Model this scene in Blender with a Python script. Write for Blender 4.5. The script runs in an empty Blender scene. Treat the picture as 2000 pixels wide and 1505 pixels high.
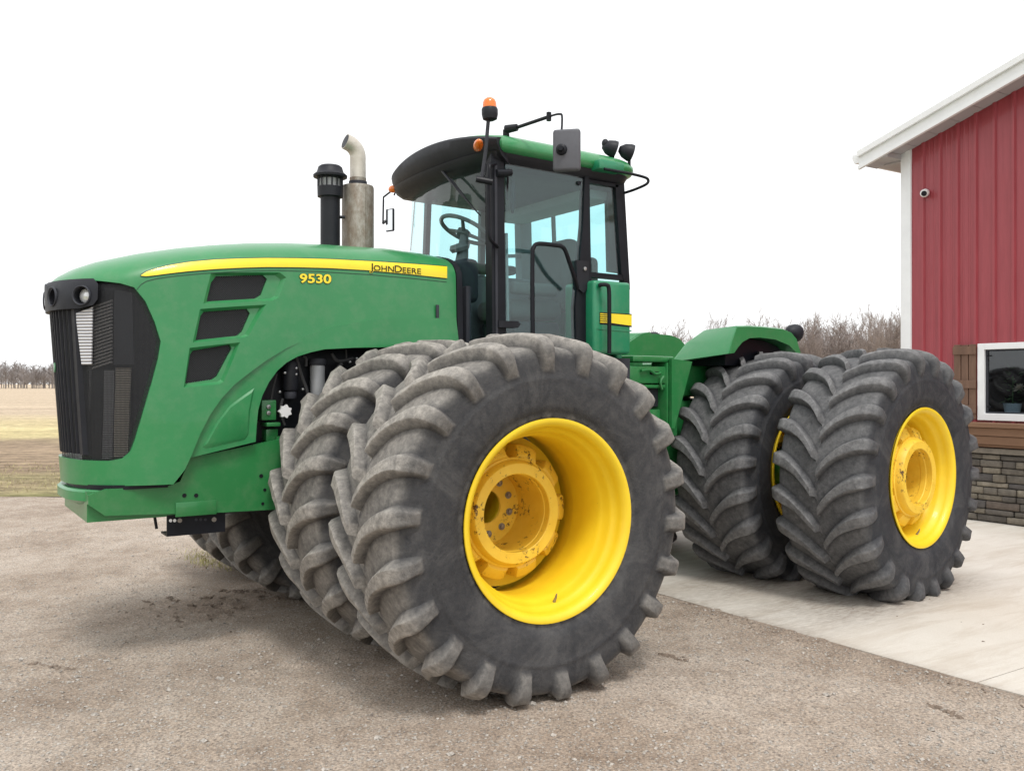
import bpy, bmesh, math, random
from mathutils import Vector, Matrix, noise
rnd = random.Random(7)
PI = math.pi
scene = bpy.context.scene
C = scene.collection

# ------------------------------------------------------------------ camera
# world frame: the tractor's front half points along +x, its left side is +y, ground z = 0
FPX, CAMX, CAMY, CAMH, YAW, HOR = 1801.66, 2.9287, 6.3734, 1.6998, -2.15063, 748.7
cam_d = bpy.data.cameras.new('camera'); cam = bpy.data.objects.new('camera', cam_d); C.objects.link(cam)
scene.camera = cam
cam_d.sensor_fit = 'HORIZONTAL'; cam_d.sensor_width = 36.0; cam_d.lens = 36.0*FPX/2000.0
cam_d.shift_y = (HOR-752.5)/2000.0
cam_d.clip_start = 0.05; cam_d.clip_end = 6000
cam.location = (CAMX, CAMY, CAMH); cam.rotation_euler = (PI/2, 0, YAW-PI/2)

# ------------------------------------------------------------------ world, sun, exposure: bright overcast
world = bpy.data.worlds.new('World'); scene.world = world; world.use_nodes = True
wn = world.node_tree.nodes; wl = world.node_tree.links
for n in list(wn): wn.remove(n)
SUN_EL, SUN_AZ = math.radians(62), math.radians(75)      # azimuth measured from +x towards +y
sky = wn.new('ShaderNodeTexSky'); sky.sky_type = 'NISHITA'; sky.sun_disc = False
sky.sun_elevation = SUN_EL; sky.sun_rotation = PI/2-SUN_AZ; sky.dust_density = 6; sky.air_density = 1.5
hs = wn.new('ShaderNodeHueSaturation'); hs.inputs['Saturation'].default_value = 0.12
wl.new(sky.outputs[0], hs.inputs['Color'])
mx = wn.new('ShaderNodeMix'); mx.data_type = 'RGBA'; mx.inputs['Factor'].default_value = 0.86
wl.new(hs.outputs[0], mx.inputs['A']); mx.inputs['B'].default_value = (8.5, 8.6, 8.7, 1)
bg = wn.new('ShaderNodeBackground'); bg.inputs['Strength'].default_value = 0.135
wl.new(mx.outputs['Result'], bg.inputs['Color'])
wo = wn.new('ShaderNodeOutputWorld'); wl.new(bg.outputs[0], wo.inputs['Surface'])
sd = bpy.data.lights.new('sun', 'SUN'); sd.energy = 1.5; sd.angle = math.radians(14); sd.color = (1, .97, .92)
sun = bpy.data.objects.new('sun', sd); C.objects.link(sun)
sun.rotation_euler = Vector((math.cos(SUN_EL)*math.cos(SUN_AZ), math.cos(SUN_EL)*math.sin(SUN_AZ), math.sin(SUN_EL))).to_track_quat('Z', 'Y').to_euler()
vs = scene.view_settings; vs.view_transform = 'Standard'; vs.look = 'None'; vs.gamma = 1; vs.use_curve_mapping = False
vs.exposure = 0.3

# ------------------------------------------------------------------ pixel -> point helpers (distance always from a known plane)
FW = Vector((math.cos(YAW), math.sin(YAW), 0)); RT = Vector((math.sin(YAW), -math.cos(YAW), 0)); UP = Vector((0, 0, 1)); CAM = Vector((CAMX, CAMY, CAMH))
def ray(u, v): return FW+RT*((u-1000)/FPX)-UP*((v-HOR)/FPX)
def on_y(u, v, y): d = ray(u, v); return CAM+d*((y-CAMY)/d.y)
def on_x(u, v, x): d = ray(u, v); return CAM+d*((x-CAMX)/d.x)
def on_z(u, v, z=0): d = ray(u, v); return CAM+d*((z-CAMH)/d.z)
ART = 0.1349; RC = Vector((-3.494, -0.226, 0)); RX = Vector((math.cos(ART), math.sin(ART), 0)); RY = Vector((-math.sin(ART), math.cos(ART), 0))
def rear(p): return RC+RX*p[0]+RY*p[1]+UP*p[2]
def on_yr(u, v, y): d = ray(u, v); return CAM+d*((RC+RY*y-CAM).dot(RY)/d.dot(RY))

# ------------------------------------------------------------------ materials
MATS = {}
def nd(nt, t, **k):
    n = nt.nodes.new(t)
    for a, b in k.items(): setattr(n, a, b)
    return n
class MT:
    def __init__(s, name, rough=.5, metal=0, coat=0, spec=.5):
        m = bpy.data.materials.new(name); m.use_nodes = True; s.m = m; s.nt = m.node_tree; MATS[name] = m
        s.b = s.nt.nodes['Principled BSDF']; s.b.inputs['Roughness'].default_value = rough; s.b.inputs['Metallic'].default_value = metal
        s.b.inputs['Coat Weight'].default_value = coat; s.b.inputs['Specular IOR Level'].default_value = spec
        s.tc = nd(s.nt, 'ShaderNodeTexCoord'); s.vec = s.tc.outputs['Object']
    def L(s, a, b): s.nt.links.new(a, b)
    def noise(s, scale, detail=4, rough=.6, vec=None, dist=0):
        n = nd(s.nt, 'ShaderNodeTexNoise'); n.inputs['Scale'].default_value = scale; n.inputs['Detail'].default_value = detail
        n.inputs['Roughness'].default_value = rough; n.inputs['Distortion'].default_value = dist
        s.L(vec or s.vec, n.inputs['Vector']); return n.outputs['Fac']
    def voro(s, scale, feature='F1', vec=None, out='Distance'):
        n = nd(s.nt, 'ShaderNodeTexVoronoi'); n.feature = feature; n.inputs['Scale'].default_value = scale
        s.L(vec or s.vec, n.inputs['Vector']); return n.outputs[out]
    def ramp(s, fac, *stops):
        r = nd(s.nt, 'ShaderNodeValToRGB'); e = r.color_ramp.elements
        while len(e) < len(stops): e.new(0.5)
        for i, (p, c) in enumerate(stops):
            e[i].position = p; e[i].color = c if len(c) == 4 else (*c, 1)
        s.L(fac, r.inputs['Fac']); return r.outputs['Color']
    def fr(s, fac, a, b): return s.ramp(fac, (a, (0, 0, 0)), (b, (1, 1, 1)))
    def mix(s, fac, a, b, mode='MIX'):
        n = nd(s.nt, 'ShaderNodeMix'); n.data_type = 'RGBA'; n.blend_type = mode
        for k, x in (('Factor', fac), ('A', a), ('B', b)):
            if isinstance(x, (int, float)): n.inputs[k].default_value = x
            elif isinstance(x, tuple): n.inputs[k].default_value = (*x, 1)[:4]
            else: s.L(x, n.inputs[k])
        return n.outputs['Result']
    def math(s, op, a, b=0.):
        n = nd(s.nt, 'ShaderNodeMath'); n.operation = op
        for i, x in enumerate((a, b)):
            if isinstance(x, (int, float)): n.inputs[i].default_value = x
            else: s.L(x, n.inputs[i])
        return n.outputs[0]
    def scaled(s, sc, rot=(0, 0, 0)):
        n = nd(s.nt, 'ShaderNodeMapping'); n.inputs['Scale'].default_value = sc; n.inputs['Rotation'].default_value = rot
        s.L(s.vec, n.inputs['Vector']); return n.outputs[0]
    def bump(s, h, strength=.3, dist=.01):
        n = nd(s.nt, 'ShaderNodeBump'); n.inputs['Strength'].default_value = strength; n.inputs['Distance'].default_value = dist
        s.L(h, n.inputs['Height']); s.L(n.outputs[0], s.b.inputs['Normal'])
    def col(s, c):
        if isinstance(c, tuple): s.b.inputs['Base Color'].default_value = (*c, 1)[:4]
        else: s.L(c, s.b.inputs['Base Color'])
        return s
    def rough(s, fac, a, b):
        n = nd(s.nt, 'ShaderNodeMapRange'); n.inputs['To Min'].default_value = a; n.inputs['To Max'].default_value = b
        s.L(fac, n.inputs['Value']); s.L(n.outputs[0], s.b.inputs['Roughness'])
def simple(name, c, rough=.5, metal=0, coat=0, var=.12, scale=6, bump=0, spec=.5):
    m = MT(name, rough, metal, coat, spec)
    n = m.noise(scale, 5)
    lo = tuple(max(0, x*(1-var)) for x in c); hi = tuple(x*(1+var) for x in c)
    m.col(m.ramp(n, (.3, lo), (.7, hi)))
    m.rough(m.noise(scale*3), max(0, rough-.08), min(1, rough+.1))
    if bump: m.bump(m.noise(scale*12, 6), bump, .004)
    return m
# paint
def paint(name, c, dusty=.12):
    m = MT(name, .34, 0, .25)
    n = m.noise(1.7, 5); d = m.noise(9, 6, .7)
    base = m.ramp(n, (.3, tuple(x*.94 for x in c)), (.7, tuple(x*1.06 for x in c)))
    dust = m.math('MULTIPLY', m.fr(d, .45, .8), dusty)
    m.col(m.mix(dust, base, (.36, .33, .27)))
    m.rough(d, .26, .46)
    m.bump(m.noise(2.2, 2), .05, .01)
    return m
paint('green', (.024, .215, .068)); paint('green_cab', (.014, .215, .100)); paint('green_frame', (.019, .180, .048), .12)
m = MT('yellow', .42, 0, .1)
d = m.noise(7, 8, .75); v = m.noise(34, 5, .7)
rust = m.math('MULTIPLY', m.fr(d, .62, .70), m.fr(v, .56, .64))
base = m.ramp(m.noise(3), (.3, (.78, .53, .012)), (.7, (.88, .63, .02)))
m.col(m.mix(rust, base, (.10, .035, .012))); m.rough(d, .35, .6)
m = MT('yellow_worn', .5)
d = m.noise(6, 8, .75); v = m.noise(30, 5, .75); chip = m.math('MULTIPLY', m.fr(d, .52, .58), m.fr(v, .52, .57))
base = m.ramp(m.noise(9), (.3, (.78, .49, .035)), (.7, (.84, .57, .06)))
m.col(m.mix(chip, base, (.07, .028, .015))); m.bump(v, .1, .003)
simple('decal_yellow', (.88, .68, .02), .35, 0, .2, .03)
simple('black', (.009, .010, .014), .42, var=.25, spec=.22)
simple('black_plastic', (.013, .014, .019), .5, var=.2, bump=.08, spec=.3)
simple('charcoal', (.034, .036, .045), .6, var=.15, bump=.05, spec=.3)
simple('interior_grey', (.20, .20, .205), .75, var=.08)
simple('liner_grey', (.34, .35, .36), .8, var=.05)
simple('seat_grey', (.11, .105, .10), .85, var=.15, bump=.1)
simple('steel', (.42, .42, .42), .35, .9, var=.15)
simple('bolt_steel', (.30, .27, .24), .5, .6, var=.25, scale=30)
simple('amber', (.95, .22, .01), .2, 0, .6, .04); MATS['amber'].node_tree.nodes['Principled BSDF'].inputs['Transmission Weight'].default_value = .25
simple('lamp_lens', (.75, .76, .77), .15, .3, .4, .1, 40)
simple('mirror_grey', (.085, .086, .10), .55, var=.15); simple('mirror_glass', (.75, .77, .78), .05, 1, var=.02)
simple('white_trim', (.80, .81, .82), .45, var=.03)
simple('white_plastic', (.78, .78, .78), .35, var=.03)
simple('soffit_shaded', (.40, .385, .40), .6, var=.04)  # white metal coloured grey: shade under the eaves put into the colour
simple('hose', (.03, .03, .032), .6)
simple('filter_grey', (.34, .35, .36), .5, .2, var=.1)
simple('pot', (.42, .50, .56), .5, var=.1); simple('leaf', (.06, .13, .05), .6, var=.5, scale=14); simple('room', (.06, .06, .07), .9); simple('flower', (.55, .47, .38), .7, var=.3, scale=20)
# exhaust: weathered, mottled steel
m = MT('muffler_steel', .62, .35)
n1 = m.noise(26, 8, .75, m.scaled((1, 1, .5))); n2 = m.noise(7, 5, .6, m.scaled((1, 1, .35)))
c0 = m.ramp(n1, (.3, (.17, .13, .10)), (.5, (.30, .27, .23)), (.72, (.45, .43, .40)))
m.col(m.mix(m.fr(n2, .45, .72), c0, (.20, .12, .07))); m.bump(n1, .12, .003)
m = MT('exhaust_pipe', .5, .4); n2 = m.noise(6, 6, .7)
m.col(m.ramp(n2, (.35, (.48, .44, .38)), (.6, (.62, .58, .52)), (.75, (.38, .25, .17)))); m.bump(m.noise(40), .08, .002)
# rubber: colour attribute 'dust' holds tread dust, plus shade painted on the lug sides
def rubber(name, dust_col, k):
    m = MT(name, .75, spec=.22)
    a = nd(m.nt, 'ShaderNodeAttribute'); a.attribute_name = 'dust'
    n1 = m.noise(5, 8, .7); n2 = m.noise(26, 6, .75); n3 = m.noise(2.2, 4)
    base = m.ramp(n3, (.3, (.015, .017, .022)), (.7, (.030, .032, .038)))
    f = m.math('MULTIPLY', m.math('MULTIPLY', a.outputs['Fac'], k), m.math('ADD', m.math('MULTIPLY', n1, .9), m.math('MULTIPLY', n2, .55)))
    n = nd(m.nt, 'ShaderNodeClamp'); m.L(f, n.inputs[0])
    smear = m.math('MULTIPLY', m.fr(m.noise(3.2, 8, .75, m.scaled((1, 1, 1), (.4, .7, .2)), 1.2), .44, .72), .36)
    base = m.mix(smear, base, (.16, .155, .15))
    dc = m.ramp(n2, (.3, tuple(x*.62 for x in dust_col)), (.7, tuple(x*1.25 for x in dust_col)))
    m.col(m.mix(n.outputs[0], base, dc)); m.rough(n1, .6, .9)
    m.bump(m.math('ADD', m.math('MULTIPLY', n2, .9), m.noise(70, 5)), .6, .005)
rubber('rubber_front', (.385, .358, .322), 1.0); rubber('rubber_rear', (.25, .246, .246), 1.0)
# glass
def glass(name, tint, refl):
    m = bpy.data.materials.new(name); m.use_nodes = True; nt = m.node_tree; MATS[name] = m
    for n in list(nt.nodes): nt.nodes.remove(n)
    o = nd(nt, 'ShaderNodeOutputMaterial'); t = nd(nt, 'ShaderNodeBsdfTransparent'); t.inputs[0].default_value = (*tint, 1)
    g = nd(nt, 'ShaderNodeBsdfGlossy'); g.inputs['Roughness'].default_value = .03
    lw = nd(nt, 'ShaderNodeLayerWeight'); lw.inputs['Blend'].default_value = .5; mxs = nd(nt, 'ShaderNodeMixShader')
    pw = nd(nt, 'ShaderNodeMath'); pw.operation = 'POWER'; pw.inputs[1].default_value = 4.0; nt.links.new(lw.outputs['Facing'], pw.inputs[0])
    f = nd(nt, 'ShaderNodeMapRange'); f.inputs['To Min'].default_value = refl; f.inputs['To Max'].default_value = .75; nt.links.new(pw.outputs[0], f.inputs['Value'])
    nt.links.new(f.outputs[0], mxs.inputs[0]); nt.links.new(t.outputs[0], mxs.inputs[1]); nt.links.new(g.outputs[0], mxs.inputs[2]); nt.links.new(mxs.outputs[0], o.inputs[0])
glass('cab_glass', (.81, .965, .972), .055); glass('window_glass', (.72, .76, .78), .07)
# black wire screens: fine woven mesh, partly see-through
def screen(name, cover, scale, col=(.012, .013, .016), rot=(0, 0, 0)):
    m = MT(name, .5); m.col(col)
    w1 = nd(m.nt, 'ShaderNodeTexWave'); w1.wave_type = 'BANDS'; w1.bands_direction = 'Z'; w1.inputs['Scale'].default_value = scale
    w2 = nd(m.nt, 'ShaderNodeTexWave'); w2.wave_type = 'BANDS'; w2.bands_direction = 'X'; w2.inputs['Scale'].default_value = scale
    vv = m.scaled((1, 1, 1), rot); m.L(vv, w1.inputs['Vector']); m.L(vv, w2.inputs['Vector'])
    hole = m.math('MULTIPLY', m.fr(w1.outputs['Fac'], cover-.1, cover+.1), m.fr(w2.outputs['Fac'], cover-.1, cover+.1))
    t = nd(m.nt, 'ShaderNodeBsdfTransparent'); mxs = nd(m.nt, 'ShaderNodeMixShader'); o = m.nt.nodes['Material Output']
    m.L(hole, mxs.inputs[0]); m.L(m.b.outputs[0], mxs.inputs[1]); m.L(t.outputs[0], mxs.inputs[2]); m.L(mxs.outputs[0], o.inputs[0])
screen('grille_screen', .27, 48); screen('vent_screen', .36, 32, rot=(0, .8, 0))
# fins inside the nose
def fins(name, a, b, scale, axis='Z'):
    m = MT(name, .45, .4)
    w = nd(m.nt, 'ShaderNodeTexWave'); w.wave_type = 'BANDS'; w.bands_direction = axis; w.inputs['Scale'].default_value = scale; w.inputs['Distortion'].default_value = .4
    m.L(m.vec, w.inputs['Vector']); m.col(m.mix(w.outputs['Fac'], a, b)); m.bump(w.outputs['Fac'], .6, .006)
fins('fin_silver', (.22, .22, .24), (.74, .74, .76), 17); fins('fin_brown', (.10, .09, .08), (.30, .27, .22), 22); fins('fin_grey', (.09, .09, .10), (.22, .22, .23), 26); simple('louver_grey', (.26, .245, .24), .5, .2)
# siding, stone, wood
m = MT('red_metal', .38, 0, .15); s_ = m.scaled((1, 7, .6)); n = m.noise(3, 6, .65, s_)
m.col(m.ramp(n, (.3, (.275, .036, .048)), (.72, (.345, .052, .066)))); m.rough(m.noise(5), .3, .5); m.bump(m.noise(1.6, 3), .08, .02)
m = MT('shutter_brown', .7); n = m.noise(14, 8, .7, m.scaled((1, 1, .12)))
m.col(m.ramp(n, (.3, (.115, .062, .040)), (.7, (.185, .105, .068)))); m.bump(n, .2, .004)
m = MT('box_brown', .7); n = m.noise(14, 8, .7, m.scaled((1, .12, 1)))
m.col(m.ramp(n, (.3, (.15, .078, .042)), (.7, (.23, .125, .070)))); m.bump(n, .2, .004)
STONES = []
for i, c in enumerate([(.12, .105, .09), (.16, .14, .115), (.21, .18, .14), (.10, .09, .085), (.26, .225, .175), (.14, .11, .09)]):
    mm = MT('stone_%d' % i, .85); n = mm.noise(9, 9, .75)
    mm.col(mm.ramp(n, (.3, tuple(x*.55 for x in c)), (.55, c), (.8, tuple(x*1.5 for x in c)))); mm.bump(mm.noise(16, 9, .8), .9, .02); STONES.append('stone_%d' % i)
simple('mortar', (.07, .065, .06), .95, var=.3, scale=30, bump=.4); simple('stone_cap', (.19, .165, .135), .85, var=.25, scale=12, bump=.4)
# ground
m = MT('gravel', .93, spec=.2)
big = m.noise(.55, 6, .65); mid = m.noise(3.4, 9, .75); sm = m.noise(70, 5, .75); st = m.voro(62, out='Color'); sv = m.voro(62)
tone = m.ramp(m.math('ADD', m.math('MULTIPLY', big, .55), m.math('MULTIPLY', mid, .45)), (.34, (.205, .155, .118)), (.47, (.335, .272, .218)), (.62, (.455, .39, .33)))
tone = m.mix(.72, tone, m.ramp(sm, (.3, (.06, .055, .05)), (.5, (.5, .5, .5)), (.7, (.97, .95, .92))), 'OVERLAY')
sep = nd(m.nt, 'ShaderNodeSeparateColor'); m.L(st, sep.inputs[0])
stone_f = m.math('MULTIPLY', m.fr(sep.outputs[0], .70, .74), m.ramp(sv, (.0, (1, 1, 1)), (.42, (.9, .9, .9)), (.5, (0, 0, 0))))
stone_c = m.ramp(sep.outputs[1], (.1, (.16, .14, .13)), (.5, (.36, .33, .29)), (.9, (.58, .55, .50)))
tone = m.mix(m.math('MULTIPLY', stone_f, .75), tone, stone_c)
a = nd(m.nt, 'ShaderNodeAttribute'); a.attribute_name = 'soil'
soil = m.ramp(m.noise(30, 7, .75), (.3, (.11, .078, .056)), (.7, (.23, .172, .13)))
m.col(m.mix(m.math('MULTIPLY', a.outputs['Fac'], m.fr(m.noise(9, 7, .7), .3, .62)), tone, soil))
m.bump(m.math('ADD', m.math('MULTIPLY', sm, .8), m.math('MULTIPLY', stone_f, .7)), .9, .012)
m = MT('field', .95, spec=.1)
rows = nd(m.nt, 'ShaderNodeTexWave'); rows.wave_type = 'BANDS'; rows.bands_direction = 'X'; rows.inputs['Scale'].default_value = .42; rows.inputs['Distortion'].default_value = 2.5; rows.inputs['Detail'].default_value = 3
m.L(m.vec, rows.inputs['Vector'])
sx = nd(m.nt, 'ShaderNodeSeparateXYZ'); m.L(m.vec, sx.inputs[0])
dist = m.math('ADD', sx.outputs['X'], m.math('MULTIPLY', m.noise(.16, 4, .6), 9.0))
dn = m.math('MULTIPLY', m.math('SUBTRACT', dist, 14.0), 1/60.)
band = m.ramp(dn, (.06, (.27, .27, .12)), (.13, (.27, .205, .145)), (.27, (.30, .23, .165)), (.36, (.50, .43, .24)), (.53, (.50, .42, .26)), (.72, (.46, .375, .285)))
n1 = m.noise(3.2, 10, .85, m.scaled((1, .55, 1))); n2 = m.noise(.35, 4, .6, m.scaled((1, .12, 1)))
c1 = m.mix(.6, band, m.ramp(n1, (.36, (.06, .06, .06)), (.64, (.96, .95, .92))), 'OVERLAY')
c1 = m.mix(.35, c1, m.ramp(n2, (.35, (.25, .24, .23)), (.65, (.8, .78, .74))), 'OVERLAY')
c1 = m.mix(.22, c1, m.ramp(rows.outputs['Fac'], (.2, (.25, .25, .25)), (.8, (.75, .75, .75))), 'OVERLAY')
m.col(c1); m.bump(n1, .8, .08)
m = MT('concrete', .85, spec=.3)
n1 = m.noise(.9, 6, .65); n2 = m.noise(120, 4, .7); n3 = m.noise(2.2, 8, .7, m.scaled((.35, 2.2, 1)), .8); n4 = m.noise(24, 6, .7, m.scaled((.5, 2, 1), (0, 0, .35)))
c0 = m.ramp(n1, (.3, (.555, .515, .455)), (.7, (.64, .605, .55)))
c0 = m.mix(.25, c0, m.ramp(n2, (.3, (.3, .3, .3)), (.7, (.7, .7, .7))), 'OVERLAY')
a = nd(m.nt, 'ShaderNodeAttribute'); a.attribute_name = 'soil'
c0 = m.mix(m.math('MULTIPLY', m.fr(n3, .46, .70), .55), c0, (.40, .33, .255))
c0 = m.mix(m.math('MULTIPLY', a.outputs['Fac'], m.fr(n4, .22, .62)), c0, (.22, .18, .145))
m.col(c0); m.bump(m.math('ADD', n2, m.math('MULTIPLY', n1, 2.)), .25, .004)
simple('bark', (.25, .208, .188), .95, var=.3, scale=3); simple('bark_far', (.24, .215, .205), .95, var=.25, scale=.3)  # bark tones lightened: distance haze put into the colour
m = simple('pebble', (.34, .31, .275), .85, var=.55, scale=60); simple('clod', (.19, .145, .11), .95, var=.4, scale=30, bump=.5)
simple('dry_grass', (.37, .34, .15), .9, var=.5, scale=4)
simple('green_dark', (.012, .06, .03), .5, var=.2)

# ------------------------------------------------------------------ mesh builder
class MB:
    def __init__(s): s.v = []; s.f = []
    def add(s, vs_, fs):
        o = len(s.v); s.v += [tuple(p) for p in vs_]; s.f += [tuple(i+o for i in f) for f in fs]; return s
    def box(s, a, b, bev=0, seg=2, M=None):
        a = Vector(a); b = Vector(b); lo = [min(a[i], b[i]) for i in range(3)]; hi = [max(a[i], b[i]) for i in range(3)]
        bm = bmesh.new(); bmesh.ops.create_cube(bm, size=1)
        for v_ in bm.verts: v_.co = Vector([(lo[i]+hi[i])/2+v_.co[i]*(hi[i]-lo[i]) for i in range(3)])
        if bev: bmesh.ops.bevel(bm, geom=list(bm.edges), offset=bev, segments=seg, affect='EDGES', profile=.5)
        if M is not None: bmesh.ops.transform(bm, matrix=M, verts=bm.verts)
        bm.verts.index_update(); s.add([v_.co for v_ in bm.verts], [[v_.index for v_ in f.verts] for f in bm.faces]); bm.free(); return s
    def tube(s, pts, r, n=10, closed=False, smooth=0):
        P = [Vector(p) for p in pts]
        if smooth and len(P) > 2:
            Q = []
            for i in range(len(P)-1):
                p0 = P[max(i-1, 0)]; p1 = P[i]; p2 = P[i+1]; p3 = P[min(i+2, len(P)-1)]
                for k in range(smooth):
                    t = k/smooth; Q.append(.5*((2*p1)+(p2-p0)*t+(2*p0-5*p1+4*p2-p3)*t*t+(3*p1-p0-3*p2+p3)*t**3))
            Q.append(P[-1]); P = Q
        N = len(P); rr = r if isinstance(r, (list, tuple)) else [r]*N
        if len(rr) != N: rr = [rr[0]+(rr[-1]-rr[0])*i/(N-1) for i in range(N)]
        up = None; vs_ = []
        for i, p in enumerate(P):
            t = (P[(i+1) % N]-P[i-1]) if closed else (P[min(i+1, N-1)]-P[max(i-1, 0)])
            if t.length < 1e-9: t = Vector((0, 0, 1))
            t.normalize()
            if up is None: up = t.orthogonal()
            up = (up-t*up.dot(t))
            up = up.normalized() if up.length > 1e-6 else t.orthogonal().normalized()
            b = t.cross(up)
            vs_ += [p+(up*math.cos(2*PI*k/n)+b*math.sin(2*PI*k/n))*rr[i] for k in range(n)]
        fs = []
        for i in range(N if closed else N-1):
            j = (i+1) % N
            fs += [(i*n+k, i*n+(k+1) % n, j*n+(k+1) % n, j*n+k) for k in range(n)]
        if not closed: fs += [tuple(range(n))[::-1], tuple(range((N-1)*n, N*n))]
        return s.add(vs_, fs)
    def lathe(s, prof, org, axis, n=48, closed=False, ref=None, cap=True):
        ax = Vector(axis).normalized(); e1 = ax.orthogonal().normalized() if ref is None else Vector(ref); e2 = ax.cross(e1); org = Vector(org)
        vs_ = [org+ax*o+(e1*math.cos(2*PI*k/n)+e2*math.sin(2*PI*k/n))*r for o, r in prof for k in range(n)]
        m_ = len(prof); fs = []
        for i in range(m_ if closed else m_-1):
            j = (i+1) % m_
            fs += [(i*n+k, i*n+(k+1) % n, j*n+(k+1) % n, j*n+k) for k in range(n)]
        if not closed and cap:
            if prof[0][1] > 1e-6: fs.append(tuple(range(n))[::-1])
            if prof[-1][1] > 1e-6: fs.append(tuple(range((m_-1)*n, m_*n)))
        return s.add(vs_, fs)
    def prism(s, poly, ext):
        n = len(poly); e = Vector(ext); P = [Vector(p) for p in poly]
        return s.add(P+[p+e for p in P], [tuple(range(n))[::-1], tuple(range(n, 2*n))]+[(i, (i+1) % n, n+(i+1) % n, n+i) for i in range(n)])
    def grid(s, fn, nu, nv):
        vs_ = [fn(i/nu, j/nv) for i in range(nu+1) for j in range(nv+1)]; w = nv+1
        return s.add(vs_, [(i*w+j, i*w+j+1, (i+1)*w+j+1, (i+1)*w+j) for i in range(nu) for j in range(nv)])
    def mesh(s, name='mesh', ang=35, fix=True):
        me = bpy.data.meshes.new(name); me.from_pydata(s.v, [], s.f)
        if fix:
            bm = bmesh.new(); bm.from_mesh(me); bmesh.ops.recalc_face_normals(bm, faces=bm.faces); bm.to_mesh(me); bm.free()
        shade(me, ang); return me
    def build(s, name, mat, parent=None, ang=35, fix=True):
        return link(name, s.mesh(name, ang, fix), mat, parent)
def shade(me, ang):
    me.polygons.foreach_set('use_smooth', [True]*len(me.polygons))
    me.set_sharp_from_angle(angle=math.radians(ang)); me.update()
def link(name, me, mat, parent=None):
    o = bpy.data.objects.new(name, me); C.objects.link(o)
    if mat and not me.materials: me.materials.append(MATS[mat])
    if parent: o.parent = parent
    return o
def empty(name, loc=(0, 0, 0), parent=None, rz=0):
    o = bpy.data.objects.new(name, None); C.objects.link(o); o.location = loc; o.rotation_euler = (0, 0, rz); o.empty_display_size = .2
    if parent: o.parent = parent
    return o
def tag(o, label=None, cat=None, group=None, kind=None):
    for k, v_ in (('label', label), ('category', cat), ('group', group), ('kind', kind)):
        if v_: o[k] = v_
    return o
def boolean(me, cutters, op='DIFFERENCE', ang=35):
    A = bpy.data.objects.new('tmp', me); C.objects.link(A); T = []
    for c in cutters:
        B = bpy.data.objects.new('tmpc', c); C.objects.link(B); T.append(B)
        md = A.modifiers.new('b', 'BOOLEAN'); md.operation = op; md.solver = 'EXACT'; md.object = B
    dg = bpy.context.evaluated_depsgraph_get(); dg.update()
    r = bpy.data.meshes.new_from_object(A.evaluated_get(dg))
    for o in [A]+T: bpy.data.objects.remove(o)
    shade(r, ang); return r
def lerp_tab(tab, x):
    if x <= tab[0][0]: return tab[0][1]
    for (a, b), (c, d_) in zip(tab, tab[1:]):
        if x <= c: return b+(d_-b)*(x-a)/(c-a)
    return tab[-1][1]
def sstep(a, b, x):
    t = min(1, max(0, (x-a)/(b-a))); return t*t*(3-2*t)

# ================================================================== THE SETTING
# local frame of the field and the yard: X = away from the camera, Y = to its left
GZ = YAW
field = MB().add([(14., -1500, 0), (2600, -2600, 0), (2600, 2600, 0), (14., 1500, 0)], [(0, 1, 2, 3)]).build('field', 'field', ang=180)
field.location = (CAMX, CAMY, -.012); field.rotation_euler = (0, 0, GZ); tag(field, 'tan harvested stubble field reaching to the tree line', 'field', kind='structure')
back = MB().add([(-60, -1500, 0), (14., -1500, 0), (14., 1500, 0), (-60, 1500, 0)], [(0, 1, 2, 3)]).build('ground', 'field', ang=180)
back.location = (CAMX, CAMY, -.06); back.rotation_euler = (0, 0, GZ); tag(back, 'bare earth ground under the gravel yard', 'ground', kind='structure')

TRK = on_z(410, 1185)                      # where the tyres scuffed the soil
def ground_h(p):
    w = noise.noise(Vector((p.x*.5, p.y*.5, 3)))*.010+noise.noise(Vector((p.x*2.3, p.y*2.3, 8)))*.006+noise.noise(Vector((p.x*9, p.y*9, 1)))*.004
    d = Vector((p.x-TRK.x, (p.y-TRK.y)))
    k = math.exp(-((d.x/.75)**2+(d.y/.45)**2)); ph = (d.x*.9+abs(d.y+.05)*.8)/.17
    imp = k*.020*math.sin(2*PI*ph)*(.6+.8*noise.noise(Vector((p.x*4, p.y*4, 5))))
    k2 = math.exp(-(((p.x-1.9)/1.6)**2+((p.y-.9)/.35)**2)); imp += k2*.010*math.sin(2*PI*(p.x+abs(p.y-.9)*.8)/.29)
    return -.018+w+imp+.030*math.exp(-((p.x+2.12)/.16)**2), min(1, k*.75+k2*.3+.45*math.exp(-((p.x+2.12)/.12)**2))
nr, nc = 330, 430; vs_, sa = [], []
depths = [-7+8.0*i/40 for i in range(40)]+[1.0*(15.2/1.0)**((i)/(nr-40)) for i in range(nr-39)]
for i, dd in enumerate(depths):
    half = 6+max(dd, 0)*1.6
    for j in range(nc+1):
        t = j/nc*2-1; lat = half*(t*.45+.55*t**3) if dd > 0 else half*t
        d2 = dd
        if i >= len(depths)-3: d2 += .5*noise.noise(Vector((lat*.7, i*.1, 0)))+.25*noise.noise(Vector((lat*3, i*.1, 4)))
        P = Vector((CAMX, CAMY, 0))+FW*d2-RT*lat
        h, s = ground_h(P); vs_.append((d2, lat, h)); sa.append(s)
mb = MB(); w_ = nc+1
mb.add(vs_, [(i*w_+j, (i+1)*w_+j, (i+1)*w_+j+1, i*w_+j+1) for i in range(len(depths)-1) for j in range(nc)])
me = mb.mesh('gravel_yard', 180, fix=False); at = me.attributes.new('soil', 'FLOAT', 'POINT'); at.data.foreach_set('value', sa)
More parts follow.
